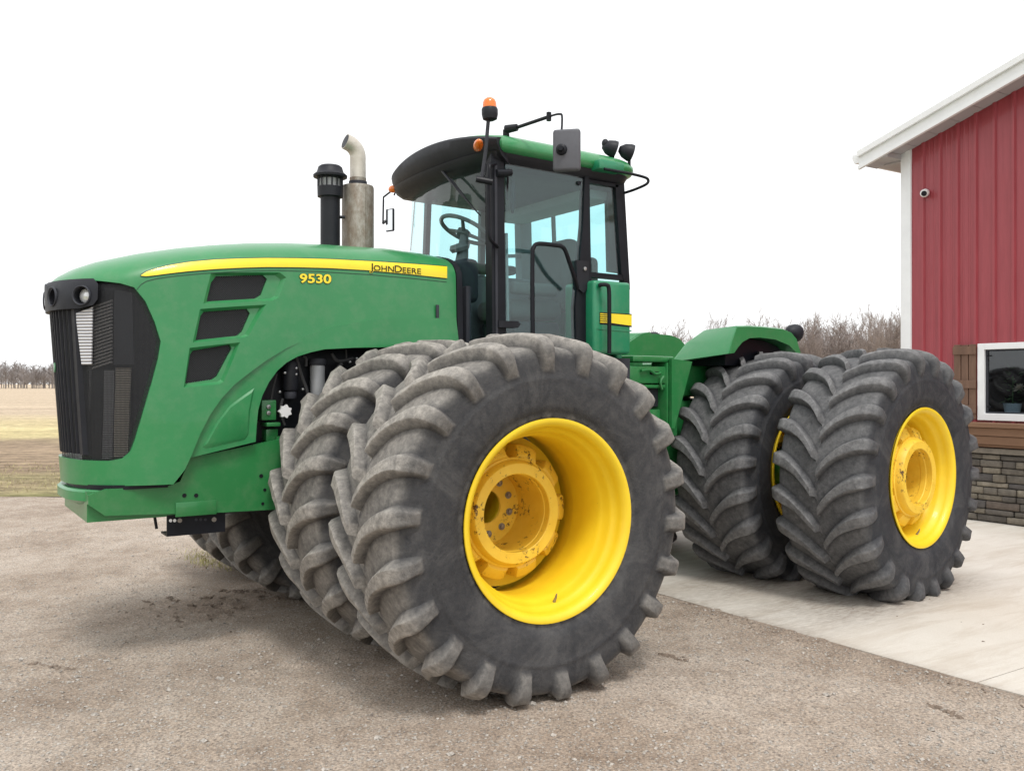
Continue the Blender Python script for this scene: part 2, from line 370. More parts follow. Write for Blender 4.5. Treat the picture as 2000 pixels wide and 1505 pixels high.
yard = link('gravel_yard', me, 'gravel'); yard.location = (CAMX, CAMY, 0); yard.rotation_euler = (0, 0, GZ)
tag(yard, 'tan gravel farmyard in front of the green tractor', 'gravel', kind='structure')

# concrete pad: two slabs with a joint between them
PADX0, PADX1, PADZ = -2.12, -8.15, .014
pad = empty('concrete_pad', (0, 0, 0)); tag(pad, 'pale concrete pad between the red barn and the gravel', 'concrete', kind='structure')
for y0, y1 in ((-7.0, 3.452), (3.460, 12.0)):
    nx, ny = 60, int((y1-y0)/.1); V, S = [], []
    for i in range(nx+1):
        for j in range(ny+1):
            x = PADX0+(PADX1-PADX0)*i/nx; y = y0+(y1-y0)*j/ny
            if i == 0: x += .010*noise.noise(Vector((y*5, 0, 0)))
            V.append((x, y, PADZ+.002*noise.noise(Vector((x*.6, y*.6, 0)))))
            s = 0
            for ry in (.95, 1.93):
                for wy in (.22, -.22): s += .85*math.exp(-((y-(ry-.15+(x+3.5)*.13)-wy)/.26)**2)*sstep(-5.4, -4.2, x)*(1-.5*sstep(-3.1, -2.2, x))
            s += .35*math.exp(-((x-PADX0)/.08)**2)
            S.append(min(.9, s))
    W = ny+1; F = [(i*W+j, i*W+j+1, (i+1)*W+j+1, (i+1)*W+j) for i in range(nx) for j in range(ny)]
    n0 = len(V)
    # skirt down into the soil along the front edge and the joint
    for j in range(ny+1): V.append((V[j][0], V[j][1], -.08)); S.append(.5)
    F += [(j+1, j, n0+j, n0+j+1) for j in range(ny)]
    n1 = len(V); edge = [i*W+(ny if y1 < 4 else 0) for i in range(nx+1)]
    for e in edge: V.append((V[e][0], V[e][1], -.08)); S.append(.9)
    F += [(edge[i], edge[i+1], n1+i+1, n1+i) for i in range(nx)]
    me = MB().add(V, F).mesh('slab', 40, fix=False); at = me.attributes.new('soil', 'FLOAT', 'POINT'); at.data.foreach_set('value', S)
    link('slab', me, 'concrete', pad)

# loose stones on the yard and the soil clods by the pad (uncountable)
def ico(mb, c, r, sq):
    a = rnd.random()*6.3; ca, sa_ = math.cos(a), math.sin(a)
    base = [(0, 0, 1), (.94, 0, .33), (-.47, .82, .33), (-.47, -.82, .33), (.47, .82, -.33), (-.94, 0, -.33), (.47, -.82, -.33), (0, 0, -.6)]
    V = []
    for x, y, z in base:
        k = r*rnd.uniform(.75, 1.2); x *= k*1.25; y *= k*.9; V.append((c[0]+x*ca-y*sa_, c[1]+x*sa_+y*ca, c[2]+z*k*sq))
    mb.add(V, [(0, 1, 4), (0, 4, 2), (0, 2, 5), (0, 5, 3), (0, 3, 6), (0, 6, 1), (7, 4, 1), (7, 2, 4), (7, 5, 2), (7, 3, 5), (7, 6, 3), (7, 1, 6)])
def free_of_pad(P): return P.x > PADX0+.03
peb = MB(); n = 0
while n < 24000:
    dd = 2.6*(11.0/2.6)**rnd.random(); lat = rnd.uniform(-.62, .62)*dd*1.05
    P = Vector((CAMX, CAMY, 0))+FW*dd+RT*lat
    if not free_of_pad(P) or noise.noise(Vector((P.x*.8, P.y*.8, 2)))+rnd.random()*.9 < .25: continue
    r = .0030+.009*rnd.random()**5+(.010 if rnd.random() < .02 else 0); h, s = ground_h(P); ico(peb, (P.x, P.y, h+r*.15), r, .65); n += 1
tag(peb.build('gravel_stones', 'pebble', ang=60, fix=False), 'loose pale stones scattered over the gravel yard', 'stones', kind='stuff')
cl = MB()
for k in range(420):
    if rnd.random() < .6:
        y = rnd.uniform(-.6, 5.2); P = Vector((PADX0+abs(rnd.gauss(0, .10))+.01, y, 0))
    else: P = Vector((TRK.x+rnd.gauss(0, .45), TRK.y+rnd.gauss(0, .3), 0))
    r = .004+.010*rnd.random()**3; h, s = ground_h(P); ico(cl, (P.x, P.y, h+r*.2), r, .6)
for (u0, v0, u1, v1, n_) in ((390, 1163, 465, 1167, 60), (328, 1163, 350, 1170, 26), (362, 1178, 482, 1184, 90), (430, 1150, 530, 1153, 70), (344, 1200, 353, 1217, 24), (408, 1195, 416, 1208, 20), (500, 1160, 570, 1167, 60), (280, 1170, 300, 1176, 16), (1290, 1268, 1345, 1282, 60), (1815, 1368, 1880, 1395, 40), (60, 1290, 150, 1300, 30)):
    for k in range(n_):
        t = rnd.random(); P = on_z(u0+(u1-u0)*t+rnd.gauss(0, 2.5), v0+(v1-v0)*t+rnd.gauss(0, 1.6)); r = .006+.014*rnd.random()**2; h, s = ground_h(P); ico(cl, (P.x, P.y, h+r*.1), r, .55)
tag(cl.build('soil_clods', 'clod', ang=60, fix=False), 'dark brown soil crumbs along the concrete edge and tyre marks', 'soil', kind='stuff')
cr = MB()
for k in range(26):
    P = Vector((rnd.uniform(-5.5, -2.4), rnd.uniform(1.6, 4.6), PADZ)); ico(cr, P, .006+.006*rnd.random(), .6)
tag(cr.build('grit', 'clod', ang=60, fix=False), 'few dark crumbs of grit lying on the concrete pad', 'grit', kind='stuff')
# grass
gr = MB()
def blade(P, h, lean):
    a = rnd.random()*6.3; d = Vector((math.cos(a), math.sin(a), 0)); s_ = Vector((-d.y, d.x, 0))*.004
    gr.add([P-s_, P+s_, P+d*lean*.5+UP*h*.6+s_*.6, P+d*lean*.5+UP*h*.6-s_*.6, P+d*lean+UP*h], [(0, 1, 2, 3), (3, 2, 4)])
for (u, v, n_, su, sv) in ((418, 1098, 260, 26, 7), (390, 1082, 90, 20, 6), (470, 1105, 120, 25, 7), (540, 790, 0, 1, 1)):
    for k in range(n_): blade(on_z(u+rnd.gauss(0, su), v+rnd.gauss(0, sv), -.02), rnd.uniform(.02, .07), rnd.uniform(.02, .06))
for k in range(9000):
    dd = rnd.uniform(14.6, 19.5)+rnd.gauss(0, .4); lat = rnd.uniform(-14, 4); P = Vector((CAMX, CAMY, -.015))+FW*dd+RT*lat
    if noise.noise(Vector((P.x*.6, P.y*.6, 0)))+rnd.random()*.7 < .1: continue
    blade(P, rnd.uniform(.02, .06), rnd.uniform(.03, .09))
tag(gr.build('grass', 'dry_grass', ang=60, fix=False), 'thin yellow green grass at the yard edge and by the tyres', 'grass', kind='stuff')

# ------------------------------------------------------------------ bare trees
def bare_tree(seed, H, spread, levels, kids, r0, trunk_to=.3):
    rg = random.Random(seed); tr = MB(); cr_ = MB()
    def limb(mb, p, d, L, r, lev):
        n_ = 4 if lev < 2 else 3; pts = [p]; q = p.copy(); dd = d.copy()
        for k in range(n_):
            dd = (dd+Vector((rg.gauss(0, .13), rg.gauss(0, .13), rg.gauss(.05, .09)))).normalized(); q = q+dd*(L/n_); pts.append(q.copy())
        rr = [r*(1-.62*k/n_) for k in range(n_+1)]
        mb.tube(pts, rr, 6 if lev == 0 else (4 if lev < 3 else 3))
        if lev >= levels: return
        for k in range(kids[lev]):
            t = rg.uniform(.28 if lev else trunk_to, 1.0); i = min(int(t*n_), n_-1); f = t*n_-i; b = pts[i].lerp(pts[i+1], f)
            a = rg.random()*2*PI; side = dd.orthogonal().normalized(); side.rotate(Matrix.Rotation(a, 3, dd))
            ang = rg.uniform(.35, .95)*spread; nd_ = (dd*math.cos(ang)+side*math.sin(ang)); nd_.z += .22; nd_.normalize()
            limb(cr_, b, nd_, L*rg.uniform(.42, .68)*(1.0 if lev else .9), max(.013, r*(1-.6*t)*rg.uniform(.45, .65)), lev+1)
    limb(tr, Vector((0, 0, 0)), Vector((rg.gauss(0, .04), rg.gauss(0, .04), 1)).normalized(), H*.62, r0, 0)
    return tr.mesh('trunk', 60, False), cr_.mesh('crown', 60, False)
TREES = [bare_tree(3, 8.5, 1.0, 4, (13, 7, 5, 5), .13, .10), bare_tree(11, 9.5, .85, 4, (14, 7, 5, 5), .15, .12), bare_tree(21, 7.5, 1.1, 4, (12, 7, 5, 5), .11, .08)]
# hedgerow beyond the tractor: (pixel column, top row, distance)
TL = {0: 'bushy bare tree', 1: 'tall bare tree', 2: 'low spreading bare tree'}
spots = [(1290, 622, 62, 2), (1330, 650, 75, 0), (1395, 612, 70, 1), (1518, 603, 60, 0), (1545, 616, 66, 2), (1578, 612, 60, 1), (1604, 628, 72, 0), (1632, 606, 62, 2), (1660, 622, 70, 1),
         (1690, 612, 60, 0), (1712, 596, 56, 1), (1738, 600, 58, 2), (1762, 618, 62, 0), (1560, 640, 84, 1), (1620, 640, 86, 2), (1672, 640, 84, 0), (1735, 636, 86, 1), (1500, 655, 80, 2), (1470, 668, 92, 0), (1800, 620, 70, 1), (1530, 626, 76, 1), (1592, 622, 78, 2), (1648, 618, 76, 0), (1702, 620, 74, 2), (1750, 612, 72, 1), (1725, 630, 66, 0), (1570, 632, 64, 0)]
names = ['thin bare tree with a few twigs showing right behind the cab', 'low faint bare tree standing behind the gap between cab and rear fender', 'sparse bare tree top showing above the green rear fender']
for k, (u, v, dist_, kind) in enumerate(spots):
    P = Vector((CAMX, CAMY, 0))+(FW+RT*((u-1000)/FPX))*dist_; H = CAMH+(HOR-v+13)/FPX*dist_
    tm, cm = TREES[kind]; zt = max(v_.co.z for v_ in cm.vertices) if ('z%d' % kind) not in TL else TL['z%d' % kind]; TL['z%d' % kind] = zt
    t = empty('bare_tree', (P.x, P.y, -.02), rz=rnd.random()*6.3); s = H/zt; t.scale = (s*rnd.uniform(.85, 1.1),)*2+(s,)
    o1 = link('trunk', tm, 'bark', t); o2 = link('crown', cm, 'bark', t)
    order = sorted([q[0] for q in spots[3:]], reverse=True); ORD = 'first second third fourth fifth sixth seventh eighth ninth tenth eleventh twelfth thirteenth fourteenth fifteenth sixteenth seventeenth eighteenth nineteenth twentieth'.split()+['twenty-'+q for q in 'first second third fourth fifth sixth seventh'.split()]
    tag(t, names[k] if k < 3 else '%s of the hedgerow, %s trunk counted from the red barn corner' % (TL[kind], ORD[order.index(u)]), 'tree', 'bare trees of the hedgerow' if k > 2 else 'lone bare trees behind the tractor')
br = MB(); rg = random.Random(5)
for k in range(4200):
    u = rg.uniform(1480, 1830); dist_ = rg.uniform(58, 90); P = Vector((CAMX, CAMY, 0))+(FW+RT*((u-1000)/FPX))*dist_
    h = rg.uniform(1.2, 3.9); a = rg.random()*6.3; q = P+UP*h*.5+Vector((math.cos(a), math.sin(a), 0))*h*.08; e = P+UP*h+Vector((math.cos(a), math.sin(a), 0))*h*.25
    br.tube([P, q, e], [.02, .014, .006], 3)
    for m_ in range(3):
        b = P.lerp(q, rg.uniform(.4, 1)); a2 = rg.random()*6.3; br.tube([b, b+Vector((math.cos(a2)*.5, math.sin(a2)*.5, rg.uniform(.3, 1.1)))], [.010, .005], 3)
tag(br.build('brushwood', 'bark', ang=60, fix=False), 'dense leafless brushwood along the foot of the hedgerow', 'brush', kind='stuff')
# far wood on the left horizon (reads as one mass)
wd = MB(); rg = random.Random(9)
for k in range(640):
    u = rg.uniform(-600, 800); dist_ = rg.uniform(300, 360); P = Vector((CAMX, CAMY, 0))+(FW+RT*((u-1000)/FPX))*dist_
    h = rg.uniform(5.8, 9.6)+1.5*noise.noise(Vector((u*.02, 0, 0))); wd.tube([P, P+Vector((rg.gauss(0, .2), rg.gauss(0, .2), h*.9))], [.16, .05], 3)
    for m_ in range(34):
        z = h*rg.uniform(.12, .92); a = rg.random()*6.3; L = (h-z)*.42+rg.uniform(.3, 1.1); b = P+UP*z; d = Vector((math.cos(a), math.sin(a), rg.uniform(.5, 1.5))).normalized()
        e = b+d*L; wd.tube([b, e], [.07, .03], 3)
        for q in range(2):
            c_ = b.lerp(e, rg.uniform(.4, 1)); wd.tube([c_, c_+(d+Vector((rg.gauss(0, .6), rg.gauss(0, .6), rg.gauss(.2, .4)))).normalized()*L*.5], [.04, .02], 3)
tag(wd.build('far_wood', 'bark_far', ang=60, fix=False), 'grey leafless wood along the horizon beyond the field', 'wood', kind='stuff')

# ================================================================== THE BARN
BX = -8.15; YL = -1.05; YR = 8.4; YM = (YL+YR)/2
def wall_top(y): return 4.835+.30*(y+.95) if y < YM else 4.835+.30*(2*YM-y+.95)
barn = empty('red_barn', (BX, 0, PADZ)); tag(barn, 'red ribbed metal barn with white trim, stone base and shuttered window', 'barn')
barn.location = (0, 0, 0)
WY0, WY1, WZ0, WZ1 = .0, 1.55, 1.25, 2.19            # window opening
mb = MB()
def wallquad(y0, y1, z0, zf):                                   # one piece of the gable wall, 6 cm thick
    mb.prism([(BX, y0, z0), (BX, y1, z0), (BX, y1, zf(y1)), (BX, y0, zf(y0))], (-.06, 0, 0))
wallquad(YL+.02, WY0+.03, 0.0, wall_top); wallquad(WY1-.03, YM, 0.0, wall_top); wallquad(YM, YR, 0.0, wall_top)
mb.prism([(BX, WY0+.03, 0), (BX, WY1-.03, 0), (BX, WY1-.03, WZ0+.03), (BX, WY0+.03, WZ0+.03)], (-.06, 0, 0))
mb.prism([(BX, WY0+.03, WZ1-.03), (BX, WY1-.03, WZ1-.03), (BX, WY1-.03, wall_top(WY1)), (BX, WY0+.03, wall_top(WY0))], (-.06, 0, 0))
mb.box((BX-.07, YL+.02, 0), (BX-14, YL+.08, 4.8)); mb.box((BX-.07, YR-.06, 0), (BX-14, YR, 4.8)); mb.box((BX-14, YL, 0), (BX-14.06, YR, 4.8))
wall = mb.build('gable_wall', 'red_metal', barn, 20)
SB = .92                                               # top of the stone base
def rib_mesh(z0, z1a, z1b, wid=.030, h=.027):
    m_ = MB(); P = [(-wid, 0), (-wid*.5, h), (wid*.5, h), (wid, 0)]
    V = [(x, y, z0) for y, x in P]+[(x, y, z1a+(z1b-z1a)*(y+wid)/(2*wid)) for y, x in P]
    m_.add(V, [(0, 1, 5, 4), (1, 2, 6, 5), (2, 3, 7, 6), (4, 5, 6, 7)]); return m_
y = -.75; k = 0
while y < YR-.1:
    z0 = SB+.03; z1 = wall_top(y)+.01
    spans = [(z0, z1)] if not (WY0-.03 < y < WY1+.03) else [(z0, WZ0-.002), (WZ1+.002, z1)]
    for a, b in spans:
        o = rib_mesh(a, b-.009, b+.009).build('rib', 'red_metal', wall, 20); o.location = (BX+.0005, y, 0)
    for dy in (.076, .152):                              # flat minor ribs pressed into the sheet
        if not (WY0-.05 < y+dy < WY1+.05) and y+dy < YR:
            o = rib_mesh(z0, z1+dy*.3-.004, z1+dy*.3+.004, .013, .0035).build('minor_rib', 'red_metal', wall, 20); o.location = (BX+.0005, y+dy, 0)
    y += .2355; k += 1
# corner trim
MB().box((BX-.10, YL-.012, SB-.02), (BX+.030, -.915, 4.835), .006).build('corner_trim', 'white_trim', barn)
# stone base: single stones over mortar, with a cap ledge
base = MB().box((BX-.05, YL, .0), (BX+.045, YR, SB-.07)).build('stone_base', 'mortar', barn)
rg = random.Random(4); z = .028; course = 0; row_h = [.085, .070, .098, .075, .09, .064, .10, .08, .088, .07]
while z < SB-.10 and course < 10:
    h = min(row_h[course % 10], SB-.075-z); y = YL+rg.uniform(-.2, 0)
    while y < 5.0:
        L = rg.uniform(.14, .42); y0 = max(y, YL); y1 = y+L
        if y1-y0 > .04:
            hh = h-.010
            o = MB().box((BX+.03, y0+.005, z), (BX+.070+rg.uniform(0, .030), y1-.005, z+hh), .009, 1).build('stone', STONES[rg.randrange(6)], base, 50)
        y = y1
    z += h; course += 1
MB().box((BX+.0, YL, SB-.07), (BX+.125, YR, SB), .012).build('stone_cap', 'stone_cap', barn)
# window
win = MB()
for (a, b, c_, d_) in ((WY0, WY0+.085, WZ0, WZ1), (WY1-.085, WY1, WZ0, WZ1), (WY0+.085, WY1-.085, WZ0, WZ0+.085), (WY0+.085, WY1-.085, WZ1-.075, WZ1)):
    win.box((BX-.05, a, c_), (BX+.045, b, d_), .004, 1)
window = win.build('window_frame', 'white_trim', barn)
sash = MB()
for (a, b, c_, d_) in ((WY0+.087, WY0+.115, WZ0+.087, WZ1-.077), (WY1-.115, WY1-.087, WZ0+.087, WZ1-.077), (WY0+.115, WY1-.115, WZ0+.087, WZ0+.105), (WY0+.115, WY1-.115, WZ1-.095, WZ1-.077)):
    sash.box((BX-.03, a, c_), (BX+.012, b, d_), .002, 1)
sash.build('sash', 'charcoal', window)
MB().box((BX-.008, WY0+.117, WZ0+.107), (BX-.002, WY1-.117, WZ1-.097)).build('pane', 'window_glass', window)
for zz in (WZ0+.16, WZ1-.16): MB().box((BX-.001, WY0+.10, zz), (BX+.016, WY0+.15, zz+.018), .003, 1).build('latch', 'black', window)
# dim room seen through the window
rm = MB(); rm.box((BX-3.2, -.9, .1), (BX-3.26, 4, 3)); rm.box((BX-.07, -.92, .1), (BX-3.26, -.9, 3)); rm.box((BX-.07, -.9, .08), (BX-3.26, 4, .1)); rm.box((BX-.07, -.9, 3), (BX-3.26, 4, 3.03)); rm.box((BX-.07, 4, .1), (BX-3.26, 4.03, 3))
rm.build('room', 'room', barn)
MB().box((BX-.065, WY0, WZ0-.02), (BX-.36, WY1, WZ0+.055), .004, 1).build('inner_sill', 'white_trim', barn)
# shutter: three planks under two battens
sh = empty('shutter', (0, 0, 0), barn)
for k in range(3): MB().box((BX+.022, -.305+.098*k, 1.26), (BX+.046, -.305+.098*k+.088, 2.185-.004*(k == 1)), .003, 1).build('plank', 'shutter_brown', sh)
for zz in (1.33, 1.64, 2.06): MB().box((BX+.047, -.308, zz), (BX+.068, -.012, zz+.10), .003, 1).build('batten', 'shutter_brown', sh)
# flower box of boards
fb = empty('flower_box', (0, 0, 0), barn)
MB().box((BX+.026, -.08, .965), (BX+.19, 1.63, 1.065), .003, 1).build('board', 'box_brown', fb); MB().box((BX+.026, -.08, 1.070), (BX+.205, 1.63, 1.165), .003, 1).build('board', 'box_brown', fb)
MB().box((BX+.024, -.10, 1.170), (BX+.245, 1.65, 1.225), .004, 1).build('rim_board', 'box_brown', fb); MB().box((BX+.024, -.06, .935), (BX+.16, 1.61, .962), .003, 1).build('bottom_board', 'box_brown', fb)
# roof: metal sheet, white rake fascia, boxed soffit of single panels, gutter
OV = .36; sl = math.atan(.30); EY = YL-.42
def roofz(y): return 4.90+.30*(y+.95)
roof = MB()
for s in (1, -1):
    P = []
    for y in (EY, YM): P.append((y if s > 0 else 2*YM-y, roofz(y)))
    roof.prism([(BX+OV-.012, P[0][0], P[0][1]+.02), (BX+OV-.012, P[1][0], P[1][1]+.02), (BX+OV-.012, P[1][0], P[1][1]+.055), (BX+OV-.012, P[0][0], P[0][1]+.055)], (-14.6, 0, 0))
ro = roof.build('roof', 'white_trim', barn, 20)
for nm, x0, x1, dz0, dz1 in (('fascia', BX+OV-.024, BX+OV-.006, -.115, .0), ('rake_trim', BX+OV-.04, BX+OV+.040, .002, .075), ('lower_trim', BX+OV-.03, BX+OV+.016, -.165, -.120)):
    MB().prism([(x0, EY, roofz(EY)+dz0), (x0, YM, roofz(YM)+dz0), (x0, YM, roofz(YM)+dz1), (x0, EY, roofz(EY)+dz1)], (x1-x0, 0, 0)).build(nm, 'white_trim', ro, 20)
    q = 2*YM-EY
    MB().prism([(x0, YM, roofz(YM)+dz0), (x0, q, roofz(EY)+dz0), (x0, q, roofz(EY)+dz1), (x0, YM, roofz(YM)+dz1)], (x1-x0, 0, 0)).build(nm, 'white_trim', ro, 20)
sof = MB().prism([(BX+.004, EY+.03, roofz(EY+.03)-.11), (BX+.004, YM, roofz(YM)-.11), (BX+.004, YM, roofz(YM)-.10), (BX+.004, EY+.03, roofz(EY+.03)-.10)], (OV-.03, 0, 0)).build('soffit', 'soffit_shaded', ro, 20)
y = EY+.03
while y < YM-.1:
    MB().prism([(BX+.006, y+.004, roofz(y)-.126), (BX+.006, y+.296, roofz(y+.292)-.126), (BX+.006, y+.296, roofz(y+.292)-.112), (BX+.006, y+.004, roofz(y)-.112)], (OV-.040, 0, 0)).build('soffit_panel', 'soffit_shaded', sof, 20); y += .30
# side eave: level soffit and gutter running back
MB().box((BX-14, EY+.02, 4.655), (BX+.0, YL+.0, 4.672)).build('eave_soffit', 'soffit_shaded', ro, 20)
MB().prism([(BX+OV-.02, EY+.004, 4.66), (BX+OV-.02, EY+.004, roofz(EY)+.0), (BX+OV-.02, EY+.024, roofz(EY)+.0), (BX+OV-.02, EY+.024, 4.66)], (-14.3, 0, 0)).build('eave_fascia', 'white_trim', ro, 20)
MB().prism([(BX+.0, EY+.026, 4.674), (BX+.0, YL, 4.674), (BX+.0, YL, roofz(YL)-.13), (BX+.0, EY+.026, roofz(EY)-.05)], (OV-.03, 0, 0)).build('return_box', 'soffit_shaded', ro, 20)
gu = MB().prism([(BX+OV-.01, EY+.0, 4.675), (BX+OV-.01, EY-.075, 4.675), (BX+OV-.01, EY-.105, 4.735), (BX+OV-.01, EY-.105, 4.79), (BX+OV-.01, EY+.0, 4.79)], (-14.3, 0, 0)).build('gutter', 'white_trim', ro, 20)
# security camera: its own thing on the wall
p = Vector((BX+.003, -.70, 4.17)); sc = empty('security_camera', p); tag(sc, 'small white dome security camera on the red barn wall', 'camera')
MB().lathe([(0, .050), (.012, .052), (.03, .050), (.032, .0)], (.02, 0, 0), (1, 0, 0), 20).build('base', 'white_plastic', sc)
dirc = Vector((.80, .40, -.25)).normalized()
MB().lathe([(-.01, .040), (.05, .052), (.075, .050), (.088, .040), (.088, .0)], Vector((.045, 0, 0)), dirc, 24).build('housing', 'white_plastic', sc)
MB().lathe([(.086, .036), (.10, .030), (.108, .015), (.11, .0)], Vector((.045, 0, 0)), dirc, 20).build('lens', 'black', sc)
# plants behind the pane
pl = empty('potted_plant', (BX-.20, .30, WZ0+.058)); tag(pl, 'leafy plant in a pale blue pot inside the barn window', 'plant')
MB().lathe([(0, .075), (.13, .10), (.15, .105), (.15, .09), (.12, .085)], (0, 0, 0), (0, 0, 1), 20).build('pot', 'pot', pl)
lf = MB(); rg = random.Random(2)
for k in range(70):
    a = rg.random()*6.3; t = rg.uniform(.05, .26); z_ = .16+rg.random()*.42; b = Vector((math.cos(a)*t*.4, math.sin(a)*t*.4, z_)); d = Vector((math.cos(a), math.sin(a), rg.uniform(-.4, .6))).normalized(); s_ = d.cross(UP).normalized()*.022; L = rg.uniform(.06, .13)
    lf.add([b, b+d*L*.5+s_, b+d*L, b+d*L*.5-s_], [(0, 1, 2, 3)])
lf.tube([(0, 0, .1), (.02, .02, .5)], [.012, .005], 5)
lf.build('foliage', 'leaf', pl, 60)
fl = MB()
for k in range(26):
    a = rg.random()*6.3; e = rg.uniform(-.6, 1.2); d = Vector((math.cos(a)*math.cos(e), math.sin(a)*math.cos(e), math.sin(e))); s_ = d.cross(Vector((.3, .2, .9))).normalized()*.02
    b = Vector((.03, .10, .33)); fl.add([b, b+d*.035+s_, b+d*.08, b+d*.035-s_], [(0, 1, 2, 3)])
fl.build('flower', 'flower', pl, 60)

# ================================================================== THE TRACTOR
trac = empty('articulated_tractor', (0, 0, 0)); tag(trac, 'large green articulated farm tractor with yellow wheels and dual tyres', 'tractor')
TY, DY, RT_, WT, AZ = 1.933, 1.0235, 1.034, .76, .955

# ------------------------------------------------------------------ wheels
def tyre_mesh(phase, z_ground, dust_k, N=22, lugH=.064, seed=0):
    Rb = RT_-lugH
    # (lateral offset, valley radius, lug factor) from the centre line to the bead
    st = [(.000, Rb, 0), (.012, Rb, .0), (.024, Rb, .97), (.06, Rb-.0005, 1), (.11, Rb-.002, 1), (.16, Rb-.005, 1), (.21, Rb-.009, 1), (.26, Rb-.015, 1), (.30, Rb-.023, 1), (.325, Rb-.030, 1.0), (.345, Rb-.043, .97), (.358, Rb-.062, .88),
          (.366, Rb-.088, .70), (.372, Rb-.118, .50), (.377, Rb-.145, .27), (.381, Rb-.165, .0), (.385, Rb-.185, 0), (.3875, Rb-.190, 0), (.3885, Rb-.205, 0), (.3875, Rb-.212, 0), (.389, Rb-.24, 0), (.388, Rb-.28, 0), (.382, Rb-.33, 0), (.372, Rb-.37, 0), (.366, Rb-.375, 0), (.362, Rb-.395, 0), (.352, .553, 0), (.335, .54, 0), (.31, .535, 0)]
    nrm = []
    for i in range(len(st)):
        a = st[max(i-1, 0)]; b = st[min(i+1, len(st)-1)]; t = Vector((b[0]-a[0], b[1]-a[1])); n = Vector((-t.y, t.x)).normalized(); nrm.append(n)
    V, F, D = [], [], []
    def shift(o):
        q = min(o, .37); return .345*(1-math.exp(-q/.20))
    pitch = 2*PI/N
    for side in (1, -1):
        cols = []
        for k in range(N):
            for c in range(13): cols.append((k, c))
        nc_ = len(cols); off = len(V)
        for i, (o, r, lf) in enumerate(st):
            top = (.056+.030*sstep(.06, .33, o)-.02*sstep(.345, .375, o))/RT_; bw = (.016+.010*sstep(.1, .3, o))/RT_
            e = .004/RT_
            ph = [-top/2-bw, -top/2-e, -top/2+e, -top/4, 0, top/4, top/2-e, top/2+e, top/2+bw*1.25]
            hh = [0, .90, 1, 1, 1, 1, 1, .90, 0]
            rest = pitch-(ph[-1]-ph[0])
            ph += [ph[-1]+rest*q/5 for q in (1, 2, 3, 4)]; hh += [0]*4
            for k, c in cols:
                th = phase+pitch*(k+(.5 if side < 0 else 0))+ph[c]+shift(o)/RT_
                h = lugH*lf*hh[c]
                wob = noise.noise(Vector((math.cos(th)*7, math.sin(th)*7, o*9*side+seed*3.1)))
                wb2 = noise.noise(Vector((math.cos(th)*24, math.sin(th)*24, o*26*side+seed*1.7)))
                if hh[c] > .5: h *= 1+.10*wob+.05*wb2
                rr = r+nrm[i].y*h+.002*wob; oo = o+nrm[i].x*h
                x, z = math.cos(th)*rr, math.sin(th)*rr
                bl = sstep(-.45, -.98, z/RT_)*sstep(.2, .38, o)*math.exp(-((rr-.86)/.2)**2); oo += .035*bl
                if z < z_ground-AZ: z = z_ground-AZ
                V.append((x, side*oo, z))
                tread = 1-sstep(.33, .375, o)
                D.append(dust_k*max(tread*(1.05 if .95 < hh[c] else (.9 if hh[c] > .5 else (.38 if c in (0, 8) else .70))), (.10+.35*(hh[c] > .5)*(lf > 0)) if o > .34 else 0))  # flank columns kept darker: shade of the lug sides painted into the map
        for i in range(len(st)-1):
            for j in range(nc_):
                a = off+i*nc_+j; b = off+i*nc_+(j+1) % nc_; c = off+(i+1)*nc_+(j+1) % nc_; d = off+(i+1)*nc_+j
                F.append((a, b, c, d) if side > 0 else (d, c, b, a))
    me = MB().add(V, F).mesh('tyre', 42, fix=False)
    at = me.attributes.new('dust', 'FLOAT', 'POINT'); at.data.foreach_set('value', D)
    return me
RF = .535
rim_prof = [(.340, RF-.012), (.352, RF-.002), (.362, RF+.012), (.368, RF+.022), (.374, RF+.020), (.376, RF+.008), (.370, RF-.006), (.355, RF-.022), (.325, RF-.030), (.300, RF-.034), (.285, RF-.048), (.262, RF-.058), (.235, RF-.060), (.215, RF-.072), (.19, RF-.082), (.05, RF-.086),
            (.03, RF-.080), (-.04, RF-.080), (-.06, RF-.075), (-.30, RF-.03), (-.35, RF-.02), (-.372, RF+.015), (-.366, RF+.02), (-.34, RF-.01), (-.2, RF-.03), (.2, RF-.03)]
rim_me = MB().lathe(rim_prof, (0, 0, 0), (0, 1, 0), 96, True).mesh('rim', 40); rim_me.materials.append(MATS['yellow'])
def hub_mesh():
    m_ = MB()
    m_.lathe([(-.34, .10), (-.34, .226), (-.10, .226), (-.095, .222), (-.055, .222), (-.05, .226), (-.004, .226), (0, .230), (0, .286), (-.008, .294), (-.05, .306), (-.055, .318), (-.36, .33), (-.36, .10)], (0, 0, 0), (0, 1, 0), 72, True)
    return m_.mesh('hub', 30)
hub_me = hub_mesh(); hub_me.materials.append(MATS['yellow_worn'])
def flange_mesh():
    # scalloped drum: lobes between notches
    m_ = MB(); n = 160; NL = 10
    def rad(k):
        ph = (k/n*NL) % 1.0; q = abs(ph-.5)*2
        return .318+.078*sstep(.28, .40, q)
    ring = lambda y, f: [(math.cos(2*PI*k/n)*(.317+(rad(k)-.317)*f), y, math.sin(2*PI*k/n)*(.317+(rad(k)-.317)*f)) for k in range(n)]
    L = [ring(-.058, .25), ring(-.085, .92), ring(-.095, 1), ring(-.20, 1)]+[[(math.cos(2*PI*k/n)*.30, y, math.sin(2*PI*k/n)*.30) for k in range(n)] for y in (-.20, -.07)]
    V = [p for r in L for p in r]; Ffs = []
    for i in range(len(L)):
        j = (i+1) % len(L); Ffs += [(i*n+k, i*n+(k+1) % n, j*n+(k+1) % n, j*n+k) for k in range(n)]
    m_.add(V, Ffs)
    return m_.mesh('lobed_flange', 35)
fl_me = flange_mesh(); fl_me.materials.append(MATS['yellow_worn'])
